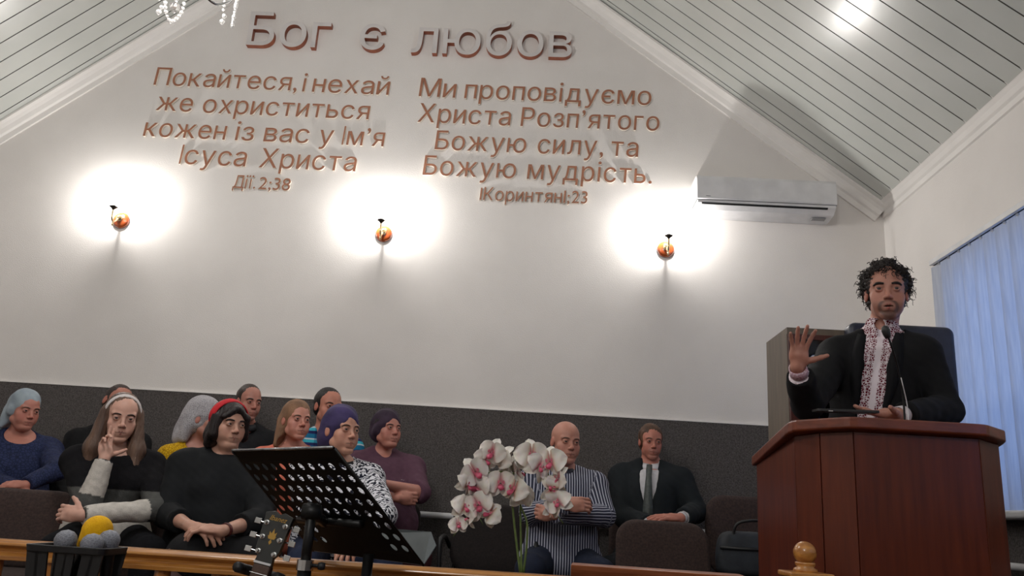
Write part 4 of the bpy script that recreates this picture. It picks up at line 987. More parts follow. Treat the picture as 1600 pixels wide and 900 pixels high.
def striped(name, c1, c2, period, duty, axis=0, rough=.8):
    m = bpy.data.materials.new(name); m.use_nodes = True; t = m.node_tree; b = t.nodes['Principled BSDF']
    at_ = nd(t, 'ShaderNodeAttribute'); at_.attribute_name = 'Pat'; sx = nd(t, 'ShaderNodeSeparateXYZ'); t.links.new(at_.outputs['Vector'], sx.inputs[0])
    d = nd(t, 'ShaderNodeMath', operation='DIVIDE'); d.inputs[1].default_value = period; t.links.new(sx.outputs[axis], d.inputs[0])
    fr = nd(t, 'ShaderNodeMath', operation='FRACT'); t.links.new(d.outputs[0], fr.inputs[0])
    nz = nd(t, 'ShaderNodeTexNoise'); nz.inputs['Scale'].default_value = 30; t.links.new(coords(t), nz.inputs[0])
    ad = nd(t, 'ShaderNodeMath', operation='ADD'); mu = nd(t, 'ShaderNodeMath', operation='MULTIPLY'); mu.inputs[1].default_value = .08; t.links.new(nz.outputs[0], mu.inputs[0]); t.links.new(fr.outputs[0], ad.inputs[0]); t.links.new(mu.outputs[0], ad.inputs[1])
    t.links.new(ramp(t, ad.outputs[0], [(duty-.06, c1), (duty+.06, c2), (.94, c2), (1, c1)]), b.inputs['Base Color']); b.inputs['Roughness'].default_value = rough; return m

H_IDS = dict(skin=0)
def headf(F, c, R, s=1., male=True, jaw=1., mouth=0., wide=1., fat=0., nose=1., k=.012):
    """head of height ~.235*s centred at c with axes R (face looks along -y of R)"""
    def p(x, y, z): return c+R@(np.array([x*wide, y, z])*s)
    def E(x, y, z, rx, ry, rz, kk=.015, id=1, sub=False, tilt=None):
        RR = R if tilt is None else R@np.array(Euler(tilt).to_matrix()); F.ell(p(x, y, z), np.array([rx*wide, ry, rz])*s, RR, kk*s, id, sub)
    def K(a, b, ra, rb, kk=.01, id=1, sub=False): F.cone(p(*a), p(*b), ra*s, rb*s, kk*s, id, sub)
    E(0, .018, .036, .0735, .094, .082); E(0, -.014, .034, .064, .072, .070)                # cranium, forehead
    E(0, -.020, -.035, .054+.008*fat, .064, .076+.004*fat, .03)                             # face block
    jw = .043*jaw+.010*fat
    for sx in (-1, 1):
        K((sx*jw, -.002, -.060), (sx*.016, -.060, -.098), .017+.006*fat, .014+.004*fat, .022)  # jaw line
        E(sx*.041, -.050, -.028, .021+.004*fat, .019, .018+.004*fat, .020)                  # cheek
        E(sx*.034, -.052, -.056, .020+.005*fat, .020, .022, .022)                           # soft cheek
        K((sx*.045, -.066, .021), (sx*.014, -.078, .0165), .0085, .009 if male else .007, .014)   # brow
        E(sx*.0745, .012, -.004, .0070, .0165, .0285, .005, 2, tilt=(.15, 0, sx*-.30))      # ear
        E(sx*.0830, .0075, .001, .0035, .0085, .0150, .004, 2, True, tilt=(.15, 0, sx*-.30))
    E(0, -.066, -.1015, .018*jaw+.003*fat, .0145, .0145, .018)                             # chin
    E(0, -.078, -.088, .018, .008, .005, .008, 1, True)                                    # crease under the lip
    if fat > .4: E(0, -.035, -.104, .042, .036, .020, .02)
    for sx in (-1, 1): E(sx*.0310, -.0925, .0005, .0190, .0145, .0105, .012, 3, True)       # eye sockets
    K((0, -.0775, .012), (0, -.0965-.006*(nose-1), -.028), .0072, .0088, .010)               # nose bridge
    E(0, -.0985-.006*(nose-1), -.0335, .0105*nose, .0108, .0092, .008)
    for sx in (-1, 1):
        E(sx*.0122*nose, -.0905, -.0370, .0072, .0095, .0070, .005); E(sx*.0060, -.0975, -.0450, .0036, .0046, .0026, .0025, 9, True)
    for sx in (-1, 1):                                                                      # lids round the ball, open slit
        E(sx*.0315, -.0752, .0000, .0152, .0135, .0125, .004, 3)
        E(sx*.0315, -.0885, -.0008, .0138, .0080, .0037, .0025, 4, True)
    mo = mouth
    E(0, -.0735, -.066, .027, .014, .020, .016)                                            # muzzle
    for sx in (-1, 1):
        K((sx*.0250, -.0755, -.0665), (sx*.005, -.0855, -.0620), .0024, .0040, .004, 5)
        K((sx*.0230, -.0752, -.0690-mo), (0, -.0850, -.0722-mo), .0024, .0046, .004, 5)
    if mo: E(0, -.0895, -.0668-mo/2, .0165, .0110, mo*.6, .002, 9, True)
    return p
def eyes(parent, c, R, s, wide=1., look=(0, 0)):
    for sx in (-1, 1):
        V = []; Fc = []; mi = []; n = 20; ctr = np.array([sx*.0315*wide, -.0745, .0])
        d = np.array([look[0], -1, look[1]]); d = d/np.linalg.norm(d); q = Vector((0, 0, 1)).rotation_difference(Vector(d)).to_matrix()
        rings = [.16, .42, .56, .66, .9, 1.3, 1.8]; V.append(ctr+d*.0122)
        for a in rings:
            for k in range(n):
                w = 2*math.pi*k/n; V.append(ctr+np.array(q@Vector((math.sin(a)*math.cos(w), math.sin(a)*math.sin(w), math.cos(a))))*.0120)
        for k in range(n): Fc.append((0, 1+k, 1+(k+1) % n)); mi.append(1)
        for j in range(len(rings)-1):
            for k in range(n): a = 1+j*n; Fc.append((a+k, a+n+k, a+n+(k+1) % n, a+(k+1) % n)); mi.append(1 if j < 2 else 0)
        me = bpy.data.meshes.new('eye'); me.from_pydata([tuple(c+R@(v*s)) for v in V], [], Fc); me.materials.append(EYEW); me.materials.append(IRIS)
        me.polygons.foreach_set('material_index', mi); me.polygons.foreach_set('use_smooth', [True]*len(Fc)); me.update(); link('eye', me, parent)
def brows(parent, c, R, s, m, thick=1., wide=1., arch=0.):
    for sx in (-1, 1):
        bm = bmesh.new(); P_ = catmull([c+R@(np.array(q)*s) for q in ((sx*.0135*wide, -.0885, .0175), (sx*.026*wide, -.0865, .0205+arch), (sx*.039*wide, -.0800, .0205+arch*.6), (sx*.050*wide, -.0690, .0145))], 5)
        n = len(P_); tube(bm, P_, [(.0018+.0018*math.sin(math.pi*min(1, (i+2)/n*.8)))*thick*s for i in range(n)], 6)
        obj('eyebrow', bm, m, parent, smooth=True)
def handf(F, W, d, n, side, curl=(.3, .35, .4, .45), size=1., thumb=.6, splay=.12, id=6, tcurl=.3, bend=None):
    """W wrist, d finger direction, n palm-facing direction, side: +1/-1 picks the thumb side; fingers curl toward n"""
    W, d, n = (np.array(q, float) for q in (W, d, n)); d /= np.linalg.norm(d); n -= d*(n@d); n /= np.linalg.norm(n); l = np.cross(d, n)*side; S_ = size
    def rv(v, ax, a): return np.array(Matrix.Rotation(a, 3, Vector(ax))@Vector(v))
    F.ell(W+d*.050*S_, np.array([.040, .048, .0145])*S_, np.stack([l, d, n], 1), .010, id)
    F.cone(W, W+d*.05*S_, .0225*S_, .024*S_, .015, id)
    F.ell(W+d*.035*S_+l*.024*S_+n*.010*S_, np.array([.016, .028, .014])*S_, np.stack([l, d, n], 1), .010, id)
    axc = np.cross(d, n)
    for i, (o, L) in enumerate(((.0285, .94), (.0098, 1.04), (-.0095, .97), (-.0275, .78))):
        m = W+d*(.088-abs(o)*.18)*S_+l*o*S_; dd = d+l*splay*(o/.028); dd /= np.linalg.norm(dd); r = .0094 if i < 3 else .0082
        cu = curl[i]; P_ = [m]; a = 0
        for j, (sl, f_) in enumerate(((.045, .8), (.028, 1.0), (.022, .7))):
            a += cu*f_; e = rv(dd, axc, a); P_.append(P_[-1]+e*sl*L*S_)
        F.cone(W+d*.05*S_+l*o*.8*S_, m, .012*S_, .0105*S_, .008, id)
        F.chain(P_, [r*1.08*S_, r*S_, r*.92*S_, r*.78*S_], .0035, id)
    tb = W+d*.022*S_+l*.024*S_; td = d*.55+l*thumb*1.2+n*.25; td /= np.linalg.norm(td); P_ = [tb, tb+td*.042*S_]
    for sl in (.032, .026): td = td+(d*.6-l*.2+n*.25)*tcurl; td /= np.linalg.norm(td); P_.append(P_[-1]+td*sl*S_)
    F.chain(P_, [.015*S_, .0120*S_, .0102*S_, .0085*S_], .006, id)
def unit(v): v = np.array(v, float); return v/np.linalg.norm(v)
# ------------------------------------------------------------------ one seated or standing figure
def person(label, head_px, Y, face, body_vis=0., hip=None, seat=.44, male=True, s=1., skin=(196, 148, 128), jaw=1., fat=0., wide=1., build=1.,
           arms=None, lean=None, hs=.0035, look=(0, 0), browc=(60, 44, 36), browt=1., hands=True, stand=False, mouth=0., nose=1., name='person', sh=1., neck=1., cheeks=.25, stubble=None, legs='trousers', rosy=(190, 92, 80)):
    """head_px: photo pixel of the head centre; face = (yaw, pitch, roll) degrees in the room; returns a dict to dress the figure"""
    hw = np.array(at(head_px[0], head_px[1], Y)); az = math.atan2(-hw[0], Y)   # direction toward the viewer
    face = (face[0]+math.degrees(az), face[1], face[2]); a = math.radians(body_vis)+az; Rz = np.array(Matrix.Rotation(a, 3, 'Z'))
    hx, hy = hip if hip else (0, .06)              # hips relative to the head in the room
    org = np.array([hw[0]+hx, hw[1]+hy, PF]); root = thing(name, label, 'person', tuple(org), a)
    Hc = Rz.T@(hw-org); fy, fp, fr = (math.radians(q) for q in face); R = rotm(fy-a, fp, fr)
    g = 1. if male else .92; b = build
    zh = .95 if stand else seat+.09                 # hip joint height
    zs = Hc[2]-.195*s; nb = np.array([Hc[0]*.75, Hc[1]*.75+.03, zs+.02])   # neck base
    hipc = np.array([0, 0, zh]); ax = nb-hipc
    T = lambda t, x=0, y=0: hipc+ax*t+np.array([x, y, 0])
    SW = .175*g*sh
    P = dict(Y=Y, hip=hipc, nb=nb, Hc=Hc, R=R, g=g, b=b, zs=zs, SW=SW, root=root, s=s, T=T, male=male, zh=zh, fat=fat, wide=wide, seat=seat, stand=stand, hs=hs)
    S_ = {q: T(.885, q*SW, .005) for q in (-1, 1)}
    P['S'] = S_; P['arms'] = {}
    for q in (-1, 1):
        A = (arms or {}).get(q)
        if A is None: A = dict(E=S_[q]+np.array([q*.05, -.06, -.27]), W=S_[q]+np.array([-q*.02, -.26, -.36]))
        A = dict(A)
        for kk in ('E', 'W'):
            if len(A[kk]) == 4: A[kk] = Rz.T@(np.array(at(*A[kk][1:]))-org)
        for kk in ('d', 'n'):
            if kk in A: A[kk] = Rz.T@np.array(A[kk], float)
        A['E'] = np.array(A['E'], float); A['W'] = np.array(A['W'], float); P['arms'][q] = A
    F = Field(hs)
    headf(F, Hc, R, s, male, jaw, mouth, wide, fat, nose)
    nr = (.051 if male else .044)*neck
    F.cone(Hc+R@np.array([0, .030, -.060])*s, nb+np.array([0, .015, .01]), nr*s, nr*1.05*s, .018, 7)
    torso(F, P, 0, 7)
    for q in (-1, 1):
        A = P['arms'][q]; Sx, El, Wr = S_[q], A['E'], A['W']; m = 1 if male else .88
        F.cone(Sx, El, .050*m*b, .038*m*b, .03, 7); F.cone(El, Wr, .038*m*b, .0245*m, .012, 8)
        if hands: handf(F, Wr, A.get('d', unit(Wr-El)), A.get('n', (0, 0, -1)), A.get('side', -q)*1., A.get('curl', (.3, .35, .4, .45)), (1.0 if male else .9)*A.get('size', 1), A.get('thumb', .6), A.get('splay', .12), 6, A.get('tcurl', .3))
    if legs == 'stockings': legf(F, P, 0, 10)
    V, Q, own, N = F.mesh()
    # colour: skin with redder lips, cheeks, ears, nose and knuckles
    base = np.array(sm(*skin)); col = np.tile(base, (len(V), 1)); L = (V-Hc)@R/s   # head-local
    def blend(mask, c, w_): col[:] = col*(1-(mask*w_)[:, None])+np.array(c)*(mask*w_)[:, None]
    near = np.linalg.norm(L, axis=1) < .15
    ex = lambda c, r: np.exp(-(((L-np.array(c))/np.array(r))**2).sum(1))*near
    red = sm(*rosy)
    for q in (-1, 1): blend(ex((q*.042*wide, -.065, -.035), (.024, .04, .022)), red, cheeks*.6)
    blend(ex((0, -.105, -.035), (.012, .02, .012)), red, cheeks*.8); blend((own == 2)*1., red, .25)
    lz = L[:, 2]; lips = (np.isin(own, (5,)) & near & (np.abs(L[:, 0]) < .024) & (lz < -.05) & (lz > -.085-mouth))*1.
    blend(lips, sm(150, 72, 68), .75); blend(((own == 9) & near)*1., sm(52, 22, 22), .85); (blend(np.exp(-((np.clip(np.abs(L[:, 0])-.022, 0, 1)/.004)**2+((lz+.0668)/.0020)**2))*near*(L[:, 1] < -.06), sm(64, 30, 28), .85) if not mouth else None)
    e_ = 0
    for q in (-1, 1): e_ = e_+ex((q*.0315*wide, -.085, .001), (.017, .03, .0085))
    blend(np.clip(e_, 0, 1), sm(120, 76, 66), .28)  # shading of lids and eye sockets painted into the skin
    for q in (-1, 1): blend(ex((q*.0315*wide, -.085, .0052), (.0155, .02, .0022)), sm(44, 28, 26), .6)
    if stubble:
        m_ = np.clip((-.045-lz)/.012, 0, 1)*near*(L[:, 1] < -.02)*np.clip((-L[:, 1]-.01)/.03, 0, 1)*(1-lips)
        rr_ = np.sqrt((L[:, 0]/.031)**2+((lz+.071)/.0265)**2); ring = np.exp(-((rr_-1)/.20)**2)*near*(L[:, 1] < -.035)*(lz < -.048)
        chin = ex((0, -.075, -.104), (.022, .04, .014)); m2 = np.clip(m_*.30+ring+chin*.9, 0, 1)*(1-lips)
        blend(m2, sm(*stubble[0]), stubble[1])
    if legs == 'stockings': blend((own == 10)*1., sm(84, 62, 62), .95)
    mkmesh('body', V, Q, SKIN, col, root)
    eyes(root, Hc, R, s, wide, look); brows(root, Hc, R, s, hairmat('eyebrow_hair', browc), browt, wide)
    return P
def torso(F, P, g, id, bust=True, loose=0.):
    T, b, gg, SW = P['T'], P['b'], P['g'], P['SW']; w = gg*b; nb = P['nb']; ft = P['fat']; R_ = None
    F.ell(T(.02), (.165*w+g+.02*ft, .115*b+g+.03*ft, .12+g), k=.05, id=id)
    F.ell(T(.28, 0, -.02-.03*ft), (.142*w+g+.03*ft+loose, .105*b+g+.04*ft+loose*.6, .17), k=.06, id=id)
    F.ell(T(.62, 0, -.005), (.150*w+g+.01*ft, .108*b+g+.02*ft, .19), k=.06, id=id)
    F.cone(T(.83, -SW*.70, .01), T(.83, SW*.70, .01), .070*b+g*.9, .070*b+g*.9, .05, id)
    for q in (-1, 1):
        F.cone(nb+np.array([q*.02, .025, .03]), T(.915, q*SW*.88, .01), .034+g*.7, .036+g*.8, .04, id)
        F.cone(T(.885, q*SW*.85, .005), T(.885, q*SW, .005), .050*b+g*.9, .048*b+g*.9, .02, id)
    if not P['male'] and bust:
        for q in (-1, 1): F.ell(T(.62, q*.07, -.085-.02*ft), (.062+g*.6+.015*ft, .055+g*.6+.015*ft, .062+g*.6), k=.04, id=id)
def legf(F, P, g, id, spread=.10, knee=None):
    zh = P['zh']; b = P['b']; m = 1 if P['male'] else .95
    for q in (-1, 1):
        if P['stand']:
            F.chain([(q*.09, 0, zh), (q*.10, -.02, .52), (q*.10, .02, .09)], [.088*m+g, .060*m+g, .045*m+g], .03, id)
            F.cone((q*.10, .02, .05), (q*.12, -.15, .035), .045, .035, .02, id); continue
        K_ = np.array(knee[q]) if knee else np.array([q*(.07+spread), -(.36 if P['Y'] > 4.2 else .44), P['seat']+.06])
        F.chain([(q*.085, -.0, zh-.005), K_], [.088*m*b+g, .062*m+g], .03, id)
        F.chain([K_, (K_[0], K_[1]-.03, .09)], [.060*m+g, .043*m+g], .02, id)
        F.cone((K_[0], K_[1]-.01, .045), (K_[0]+q*.02, K_[1]-.17, .035), .04, .034, .02, id)
def garment(P, name, colf, h=.007, g=.012, neck=('round', .06, .0), sleeve=1., cuff=.0, m=None, folds=.004, loose=.0, arm_g=None, hem=None, opening=None, patf=None, seed=1, collar=None, bust=True, foldscale=16):
    """top: torso + sleeves; colf(V, own, P) -> colours; neck=(kind, radius, drop)"""
    F = Field(h); torso(F, P, g, 1, bust, loose); ag = g if arm_g is None else arm_g; mm = 1 if P['male'] else .88; b = P['b']
    if hem: F.ell(P['T'](-.02, 0, -.04), (.19*P['g']*b+g, .16*b+g, hem), k=.05, id=1)
    for q in (-1, 1):
        A = P['arms'][q]; Sx, El, Wr = P['S'][q], A['E'], A['W']; idu, idf = (2, 3) if q < 0 else (4, 5)
        sl = A.get('sleeve', sleeve)
        if sl <= .5:
            e = Sx+(El-Sx)*sl*2; F.cone(Sx, e, .052*mm*b+ag, .045*mm*b+ag*1.3, .03, idu); F.half(e, El-Sx, .12)
        else:
            F.cone(Sx, El, .052*mm*b+ag, .040*mm*b+ag, .03, idu)
            t = (sl-.5)*2; e = El+(Wr-El)*t; F.cone(El, e, .040*mm*b+ag, (.040-(.0155*t))*mm*b+ag*.9+.003+cuff, .014, idf)
            F.half(e-unit(Wr-El)*.004, Wr-El, .075)
    nb = P['nb']; kind, r, drop = neck[:3]; up = unit(P['Hc']-nb+np.array([0, .03, 0]))
    # collar rises a little up the neck, then the neckline is cut out
    if collar: F.cone(nb+np.array([0, .01, .0]), nb+up*collar+np.array([0, .0, 0]), (.060 if P['male'] else .052)+g*.6, (.056 if P['male'] else .046)+g*.6, .02, 6)
    top = nb+up*(.06 if not collar else collar+.0)
    F.half(top, up, .16 if not opening else .085, id=0)
    if kind == 'round': F.ell(nb+np.array([0, -.035-drop*.4, .045-drop*.25]), (r*1.25, r*1.15+drop*.3, r*.9+drop*.5), k=.008, sub=True)
    if kind == 'v':
        if collar: F.cone(nb+np.array([0, -.055, .0]), nb+np.array([0, -.085, .15]), .010, .036, .006, 0, True)
        for t_ in (0, .25, .5, .75, 1): F.cone(nb+np.array([0, -.02, .06]), nb+np.array([0, -.16, -drop+.03]), r, .008, .006, 0, True)
    if opening: opening(F, P)
    V, Q, own, N = F.mesh()
    d = wnoise(V*np.array([1, 1, .55]), foldscale, seed)*folds+wnoise(V, foldscale*2.6, seed+5)*folds*.4
    V = V+N*d[:, None]
    cols = colf(V, own, P) if callable(colf) else np.tile(np.array(sm(*colf)), (len(V), 1))
    pat = None
    if patf: pat = patf(V, own, P)
    return mkmesh(name, V, Q, m or CLOTH, cols, P['root'], extra=pat)
def armpat(V, own, P):
    """pattern coordinates: x across the cloth, y along it (sleeves follow the arm)"""
    o = np.stack([V[:, 0], V[:, 2], V[:, 1]], 1)
    for q, ids in ((-1, (2, 3)), (1, (4, 5))):
        A = P['arms'][q]
        for i, (a, b_) in zip(ids, ((P['S'][q], A['E']), (A['E'], A['W']))):
            k = own == i; d = unit(b_-a); rf = np.cross(d, [0.3, -.5, .8]); rf = unit(rf); rg = np.cross(d, rf); w_ = V[k]-a
            o[k, 0] = np.arctan2(w_@rg, w_@rf)*.05; o[k, 1] = w_@d
    return o
def trousers(P, col, h=.010, g=.012, m=None, knee=None, skirt=False, spread=.10, name='trousers'):
    F = Field(h); F.ell(P['T'](.02), (.168*P['g']*P['b']+g, .12*P['b']+g, .11), k=.05, id=1)
    if skirt:
        K_ = [np.array(knee[q]) if knee else np.array([q*.13, -.42, P['seat']+.06]) for q in (-1, 1)]
        for q, kk in zip((-1, 1), K_): F.cone((q*.08, 0, P['zh']), kk, .10+g, .078+g, .07, 1)
        F.cone(K_[0], K_[1], .07+g, .07+g, .06, 1); F.cone((0, -.05, P['zh']), (K_[0]+K_[1])/2, .10, .07, .06, 1)
        for kk in K_: F.cone(kk+np.array([0, .03, -.02]), kk+np.array([0, .02, -.2]), .07, .075, .05, 1)
    else:
        legf(F, P, g, 1, spread, knee)
    V, Q, own, N = F.mesh(); V = V+N*(wnoise(V, 14, 3)*.004)[:, None]
    if not skirt:
        cols = np.tile(np.array(sm(*col)), (len(V), 1)); cols[V[:, 2] < .085] = sm(24, 22, 22)
    else: cols = np.tile(np.array(sm(*col)), (len(V), 1))
    return mkmesh(name, V, Q, m or CLOTH, cols, P['root'])
def hairf(P, name, build, m, h=.0045, amp=.002, sc_=120, stretch=(1, 1, .25), seed=2, cols=None, cut=True, fold=None):
    """hair or headscarf: build(F, p) adds shapes in head-local metres; the face window is cut out"""
    F = Field(h); c, R, s, w = P['Hc'], P['R'], P['s'], P['wide']
    p = lambda x, y, z: c+R@(np.array([x*w, y, z])*s)
    def E(x, y, z, rx, ry, rz, k=.012, sub=False, id=1, tilt=None): F.ell(p(x, y, z), np.array([rx*w, ry, rz])*s, R if tilt is None else R@np.array(Euler(tilt).to_matrix()), k, id, sub)
    def K(a, b, ra, rb, k=.012, sub=False, id=1): F.cone(p(*a), p(*b), ra*s, rb*s, k, id, sub)
    build(F, E, K, p)
    V, Q, own, N = F.mesh(); L = (V-c)@R
    d = wnoise(L*np.array(stretch), sc_, seed)*amp
    if fold: d = d+fold(L)
    V = V+N*d[:, None]
    cc = np.tile(np.array(sm(*cols)), (len(V), 1)) if cols is not None else None
    return mkmesh(name, V, Q, m, cc, P['root'])
def cap(E, K, lift=.006, line=.052, back=-.06, side=-.02, front=True):
    """short skull cap of hair with hairline cut at the forehead"""
    E(0, .020, .036, .0745+lift, .0955+lift, .086+lift); E(0, .035, -.01, .070+lift*.6, .078+lift*.6, .075)
    E(0, -.085, line-.085, .066, .075, .085, .006, True)                       # face window
    for sx in (-1, 1): E(sx*.085, -.060, -.03, .03, .062, .075, .006, True); E(sx*.09, .0, -.055, .032, .040, .052, .006, True)
    E(0, .02, -.115, .12, .14, .062, .006, True)
# ------------------------------------------------------------------ cloth patterns
def pxa(u, v, Y): return ('px', u, v, Y)
def patnodes(name):
    m = bpy.data.materials.new(name); m.use_nodes = True; t = m.node_tree; b = t.nodes['Principled BSDF']; b.inputs['Roughness'].default_value = .85; b.inputs['Specular IOR Level'].default_value = .2
    a = nd(t, 'ShaderNodeAttribute'); a.attribute_name = 'Pat'; return m, t, b, a.outputs['Vector']
def m_embroidery():
    m, t, b, vec = patnodes('embroidered_linen'); sx = nd(t, 'ShaderNodeSeparateXYZ'); t.links.new(vec, sx.inputs[0])
    ab = nd(t, 'ShaderNodeMath', operation='ABSOLUTE'); t.links.new(sx.outputs[0], ab.inputs[0])
    cb = nd(t, 'ShaderNodeCombineXYZ'); t.links.new(ab.outputs[0], cb.inputs[0]); t.links.new(sx.outputs[1], cb.inputs[1])
    v1 = nd(t, 'ShaderNodeTexVoronoi'); v1.inputs['Scale'].default_value = 52; v1.inputs['Randomness'].default_value = .35; t.links.new(cb.outputs[0], v1.inputs['Vector'])
    v2 = nd(t, 'ShaderNodeTexVoronoi', feature='DISTANCE_TO_EDGE'); v2.inputs['Scale'].default_value = 120; t.links.new(cb.outputs[0], v2.inputs['Vector'])
    f1 = ramp(t, v1.outputs['Distance'], [(.06, (0, 0, 0)), (.10, (1, 1, 1)), (.56, (1, 1, 1)), (.62, (0, 0, 0))]); f2 = ramp(t, v2.outputs[0], [(.06, (0, 0, 0)), (.12, (1, 1, 1))])
    mu = nd(t, 'ShaderNodeMath', operation='MULTIPLY'); t.links.new(f1, mu.inputs[0]); t.links.new(f2, mu.inputs[1])
    g = nd(t, 'ShaderNodeMath', operation='GREATER_THAN'); g.inputs[1].default_value = .011; t.links.new(ab.outputs[0], g.inputs[0])
    l = nd(t, 'ShaderNodeMath', operation='LESS_THAN'); l.inputs[1].default_value = .085; t.links.new(ab.outputs[0], l.inputs[0])
    m2 = nd(t, 'ShaderNodeMath', operation='MULTIPLY'); t.links.new(mu.outputs[0], m2.inputs[0]); t.links.new(g.outputs[0], m2.inputs[1]); m3 = nd(t, 'ShaderNodeMath', operation='MULTIPLY'); t.links.new(m2.outputs[0], m3.inputs[0]); t.links.new(l.outputs[0], m3.inputs[1])
    t.links.new(ramp(t, m3.outputs[0], [(.35, sm(226, 214, 220)), (.65, sm(104, 22, 40))]), b.inputs['Base Color']); return m
def m_blackwhite():
    m, t, b, vec = patnodes('black_white_print'); w_ = nd(t, 'ShaderNodeTexWave', wave_type='RINGS'); w_.inputs['Scale'].default_value = 13; w_.inputs['Distortion'].default_value = 14; w_.inputs['Detail'].default_value = 2; w_.inputs['Detail Scale'].default_value = 2.2
    t.links.new(vec, w_.inputs['Vector']); t.links.new(ramp(t, w_.outputs[0], [(.42, sm(26, 28, 44)), (.50, sm(222, 222, 228))]), b.inputs['Base Color']); return m
def m_lace(name, c1, c2, scale=90):
    m, t, b, vec = patnodes(name); v = nd(t, 'ShaderNodeTexVoronoi', feature='DISTANCE_TO_EDGE'); v.inputs['Scale'].default_value = scale; t.links.new(vec, v.inputs['Vector'])
    t.links.new(ramp(t, v.outputs[0], [(.04, c2), (.16, c1)]), b.inputs['Base Color'])
    bp = nd(t, 'ShaderNodeBump'); bp.inputs['Strength'].default_value = .5; bp.inputs['Distance'].default_value = .004; t.links.new(v.outputs[0], bp.inputs['Height']); t.links.new(bp.outputs[0], b.inputs['Normal']); return m
def m_plaid():
    m, t, b, vec = patnodes('blue_plaid'); sx = nd(t, 'ShaderNodeSeparateXYZ'); t.links.new(vec, sx.inputs[0]); outs = []
    for ax, per, st in ((1, .075, [(0, sm(30, 110, 150)), (.30, sm(30, 110, 150)), (.33, sm(34, 40, 90)), (.55, sm(34, 40, 90)), (.58, sm(60, 170, 190)), (.80, sm(60, 170, 190)), (.84, sm(200, 210, 215)), (.92, sm(200, 210, 215)), (.95, sm(30, 110, 150))]), (0, .09, [(0, (1, 1, 1)), (.4, (1, 1, 1)), (.45, (.35, .35, .5)), (.7, (.35, .35, .5)), (.75, (1, 1, 1))])):
        d = nd(t, 'ShaderNodeMath', operation='DIVIDE'); d.inputs[1].default_value = per; t.links.new(sx.outputs[ax], d.inputs[0]); fr = nd(t, 'ShaderNodeMath', operation='FRACT'); t.links.new(d.outputs[0], fr.inputs[0]); outs.append(ramp(t, fr.outputs[0], st))
    mx = nd(t, 'ShaderNodeMix', data_type='RGBA', blend_type='MULTIPLY'); mx.inputs[0].default_value = .8; t.links.new(outs[0], mx.inputs[6]); t.links.new(outs[1], mx.inputs[7]); t.links.new(mx.outputs[2], b.inputs['Base Color']); return m
LACEVEIL = bpy.data.materials.new('sheer_lace'); LACEVEIL.use_nodes = True; t = LACEVEIL.node_tree; b = t.nodes['Principled BSDF']; b.inputs['Base Color'].default_value = (*sm(172, 168, 172), 1); b.inputs['Roughness'].default_value = .8
v = nd(t, 'ShaderNodeTexVoronoi', feature='DISTANCE_TO_EDGE'); v.inputs['Scale'].default_value = 130; t.links.new(coords(t), v.inputs['Vector']); t.links.new(ramp(t, v.outputs[0], [(.05, (1, 1, 1)), (.3, (.55,)*3)]), b.inputs['Alpha'])
# ------------------------------------------------------------------ headwear and hair
def scarf(P, name, m, line=.052, side=.062, tail=None, lift=.010, amp=.0035, sc_=38, ear=True, low=-.06, cols=None, back=.0, seed=4, folds=.002, stretch=(1, .4, 1)):
    def bld(F, E, K, p):
        E(0, .022, .038, .0745+lift, .0965+lift, .088+lift); E(0, .045+back, -.015, .068+lift, .072+lift+back, .072)
        if tail: tail(F, E, K, p)
        if not ear:
            for sx in (-1, 1): E(sx*.070, .012, -.006, .022, .030, .038, .012)
        E(0, -.095, line-.098, side, .085, .098, .006, True)
        for sx in (-1, 1): E(sx*.085, -.075, -.045, .034, .072, .070, .008, True)
        if ear:
            for sx in (-1, 1): E(sx*.092, -.002, -.020, .024, .030, .036, .006, True)
        if low is not None: E(0, -.05, low-.075, .12, .125, .07, .006, True)
    return hairf(P, name, bld, m, amp=amp, sc_=sc_, stretch=stretch, seed=seed, cols=cols, fold=lambda L: folds*np.sin(70*(L[:, 2]*.8+L[:, 1]*.6)+4*np.sin(18*L[:, 0])))
def band(P, name, m, lift=.016, w_=.018, y0=-.005, tilt=.02, depth=.0045, xs=1.0):
    """flat band over the head from ear to ear"""
    bm = bmesh.new(); rings = []; c, R, s, wd = P['Hc'], P['R'], P['s'], P['wide']
    for i in range(29):
        a = math.radians(-112+224*i/28); x = math.sin(a)*(.0745+lift)*(1+(xs-1)*abs(math.sin(a))); z = .034+math.cos(a)*(.086+lift); y = y0-tilt*math.cos(a)
        n = np.array([math.sin(a), 0, math.cos(a)]); fs = lambda yy: math.sqrt(max(.2, 1-((yy-.022)/.103)**2)); sc_ = lambda yy: (fs(yy)*x, .034+fs(yy)*(z-.034))
        q = [np.array([sc_(yy)[0]*wd, yy, sc_(yy)[1]])+n*dd for yy, dd in ((y-w_, -.006), (y-w_*.75, depth), (y+w_*.75, depth), (y+w_, -.006))]
        rings.append([bm.verts.new(c+R@(k*s)) for k in q])
    for a, b in zip(rings, rings[1:]):
        for k in range(4): bm.faces.new((a[k], a[(k+1) % 4], b[(k+1) % 4], b[k]))
    bm.faces.new(rings[0]); bm.faces.new(rings[-1]); return obj(name, bm, m, P['root'], smooth=True, sub=1)
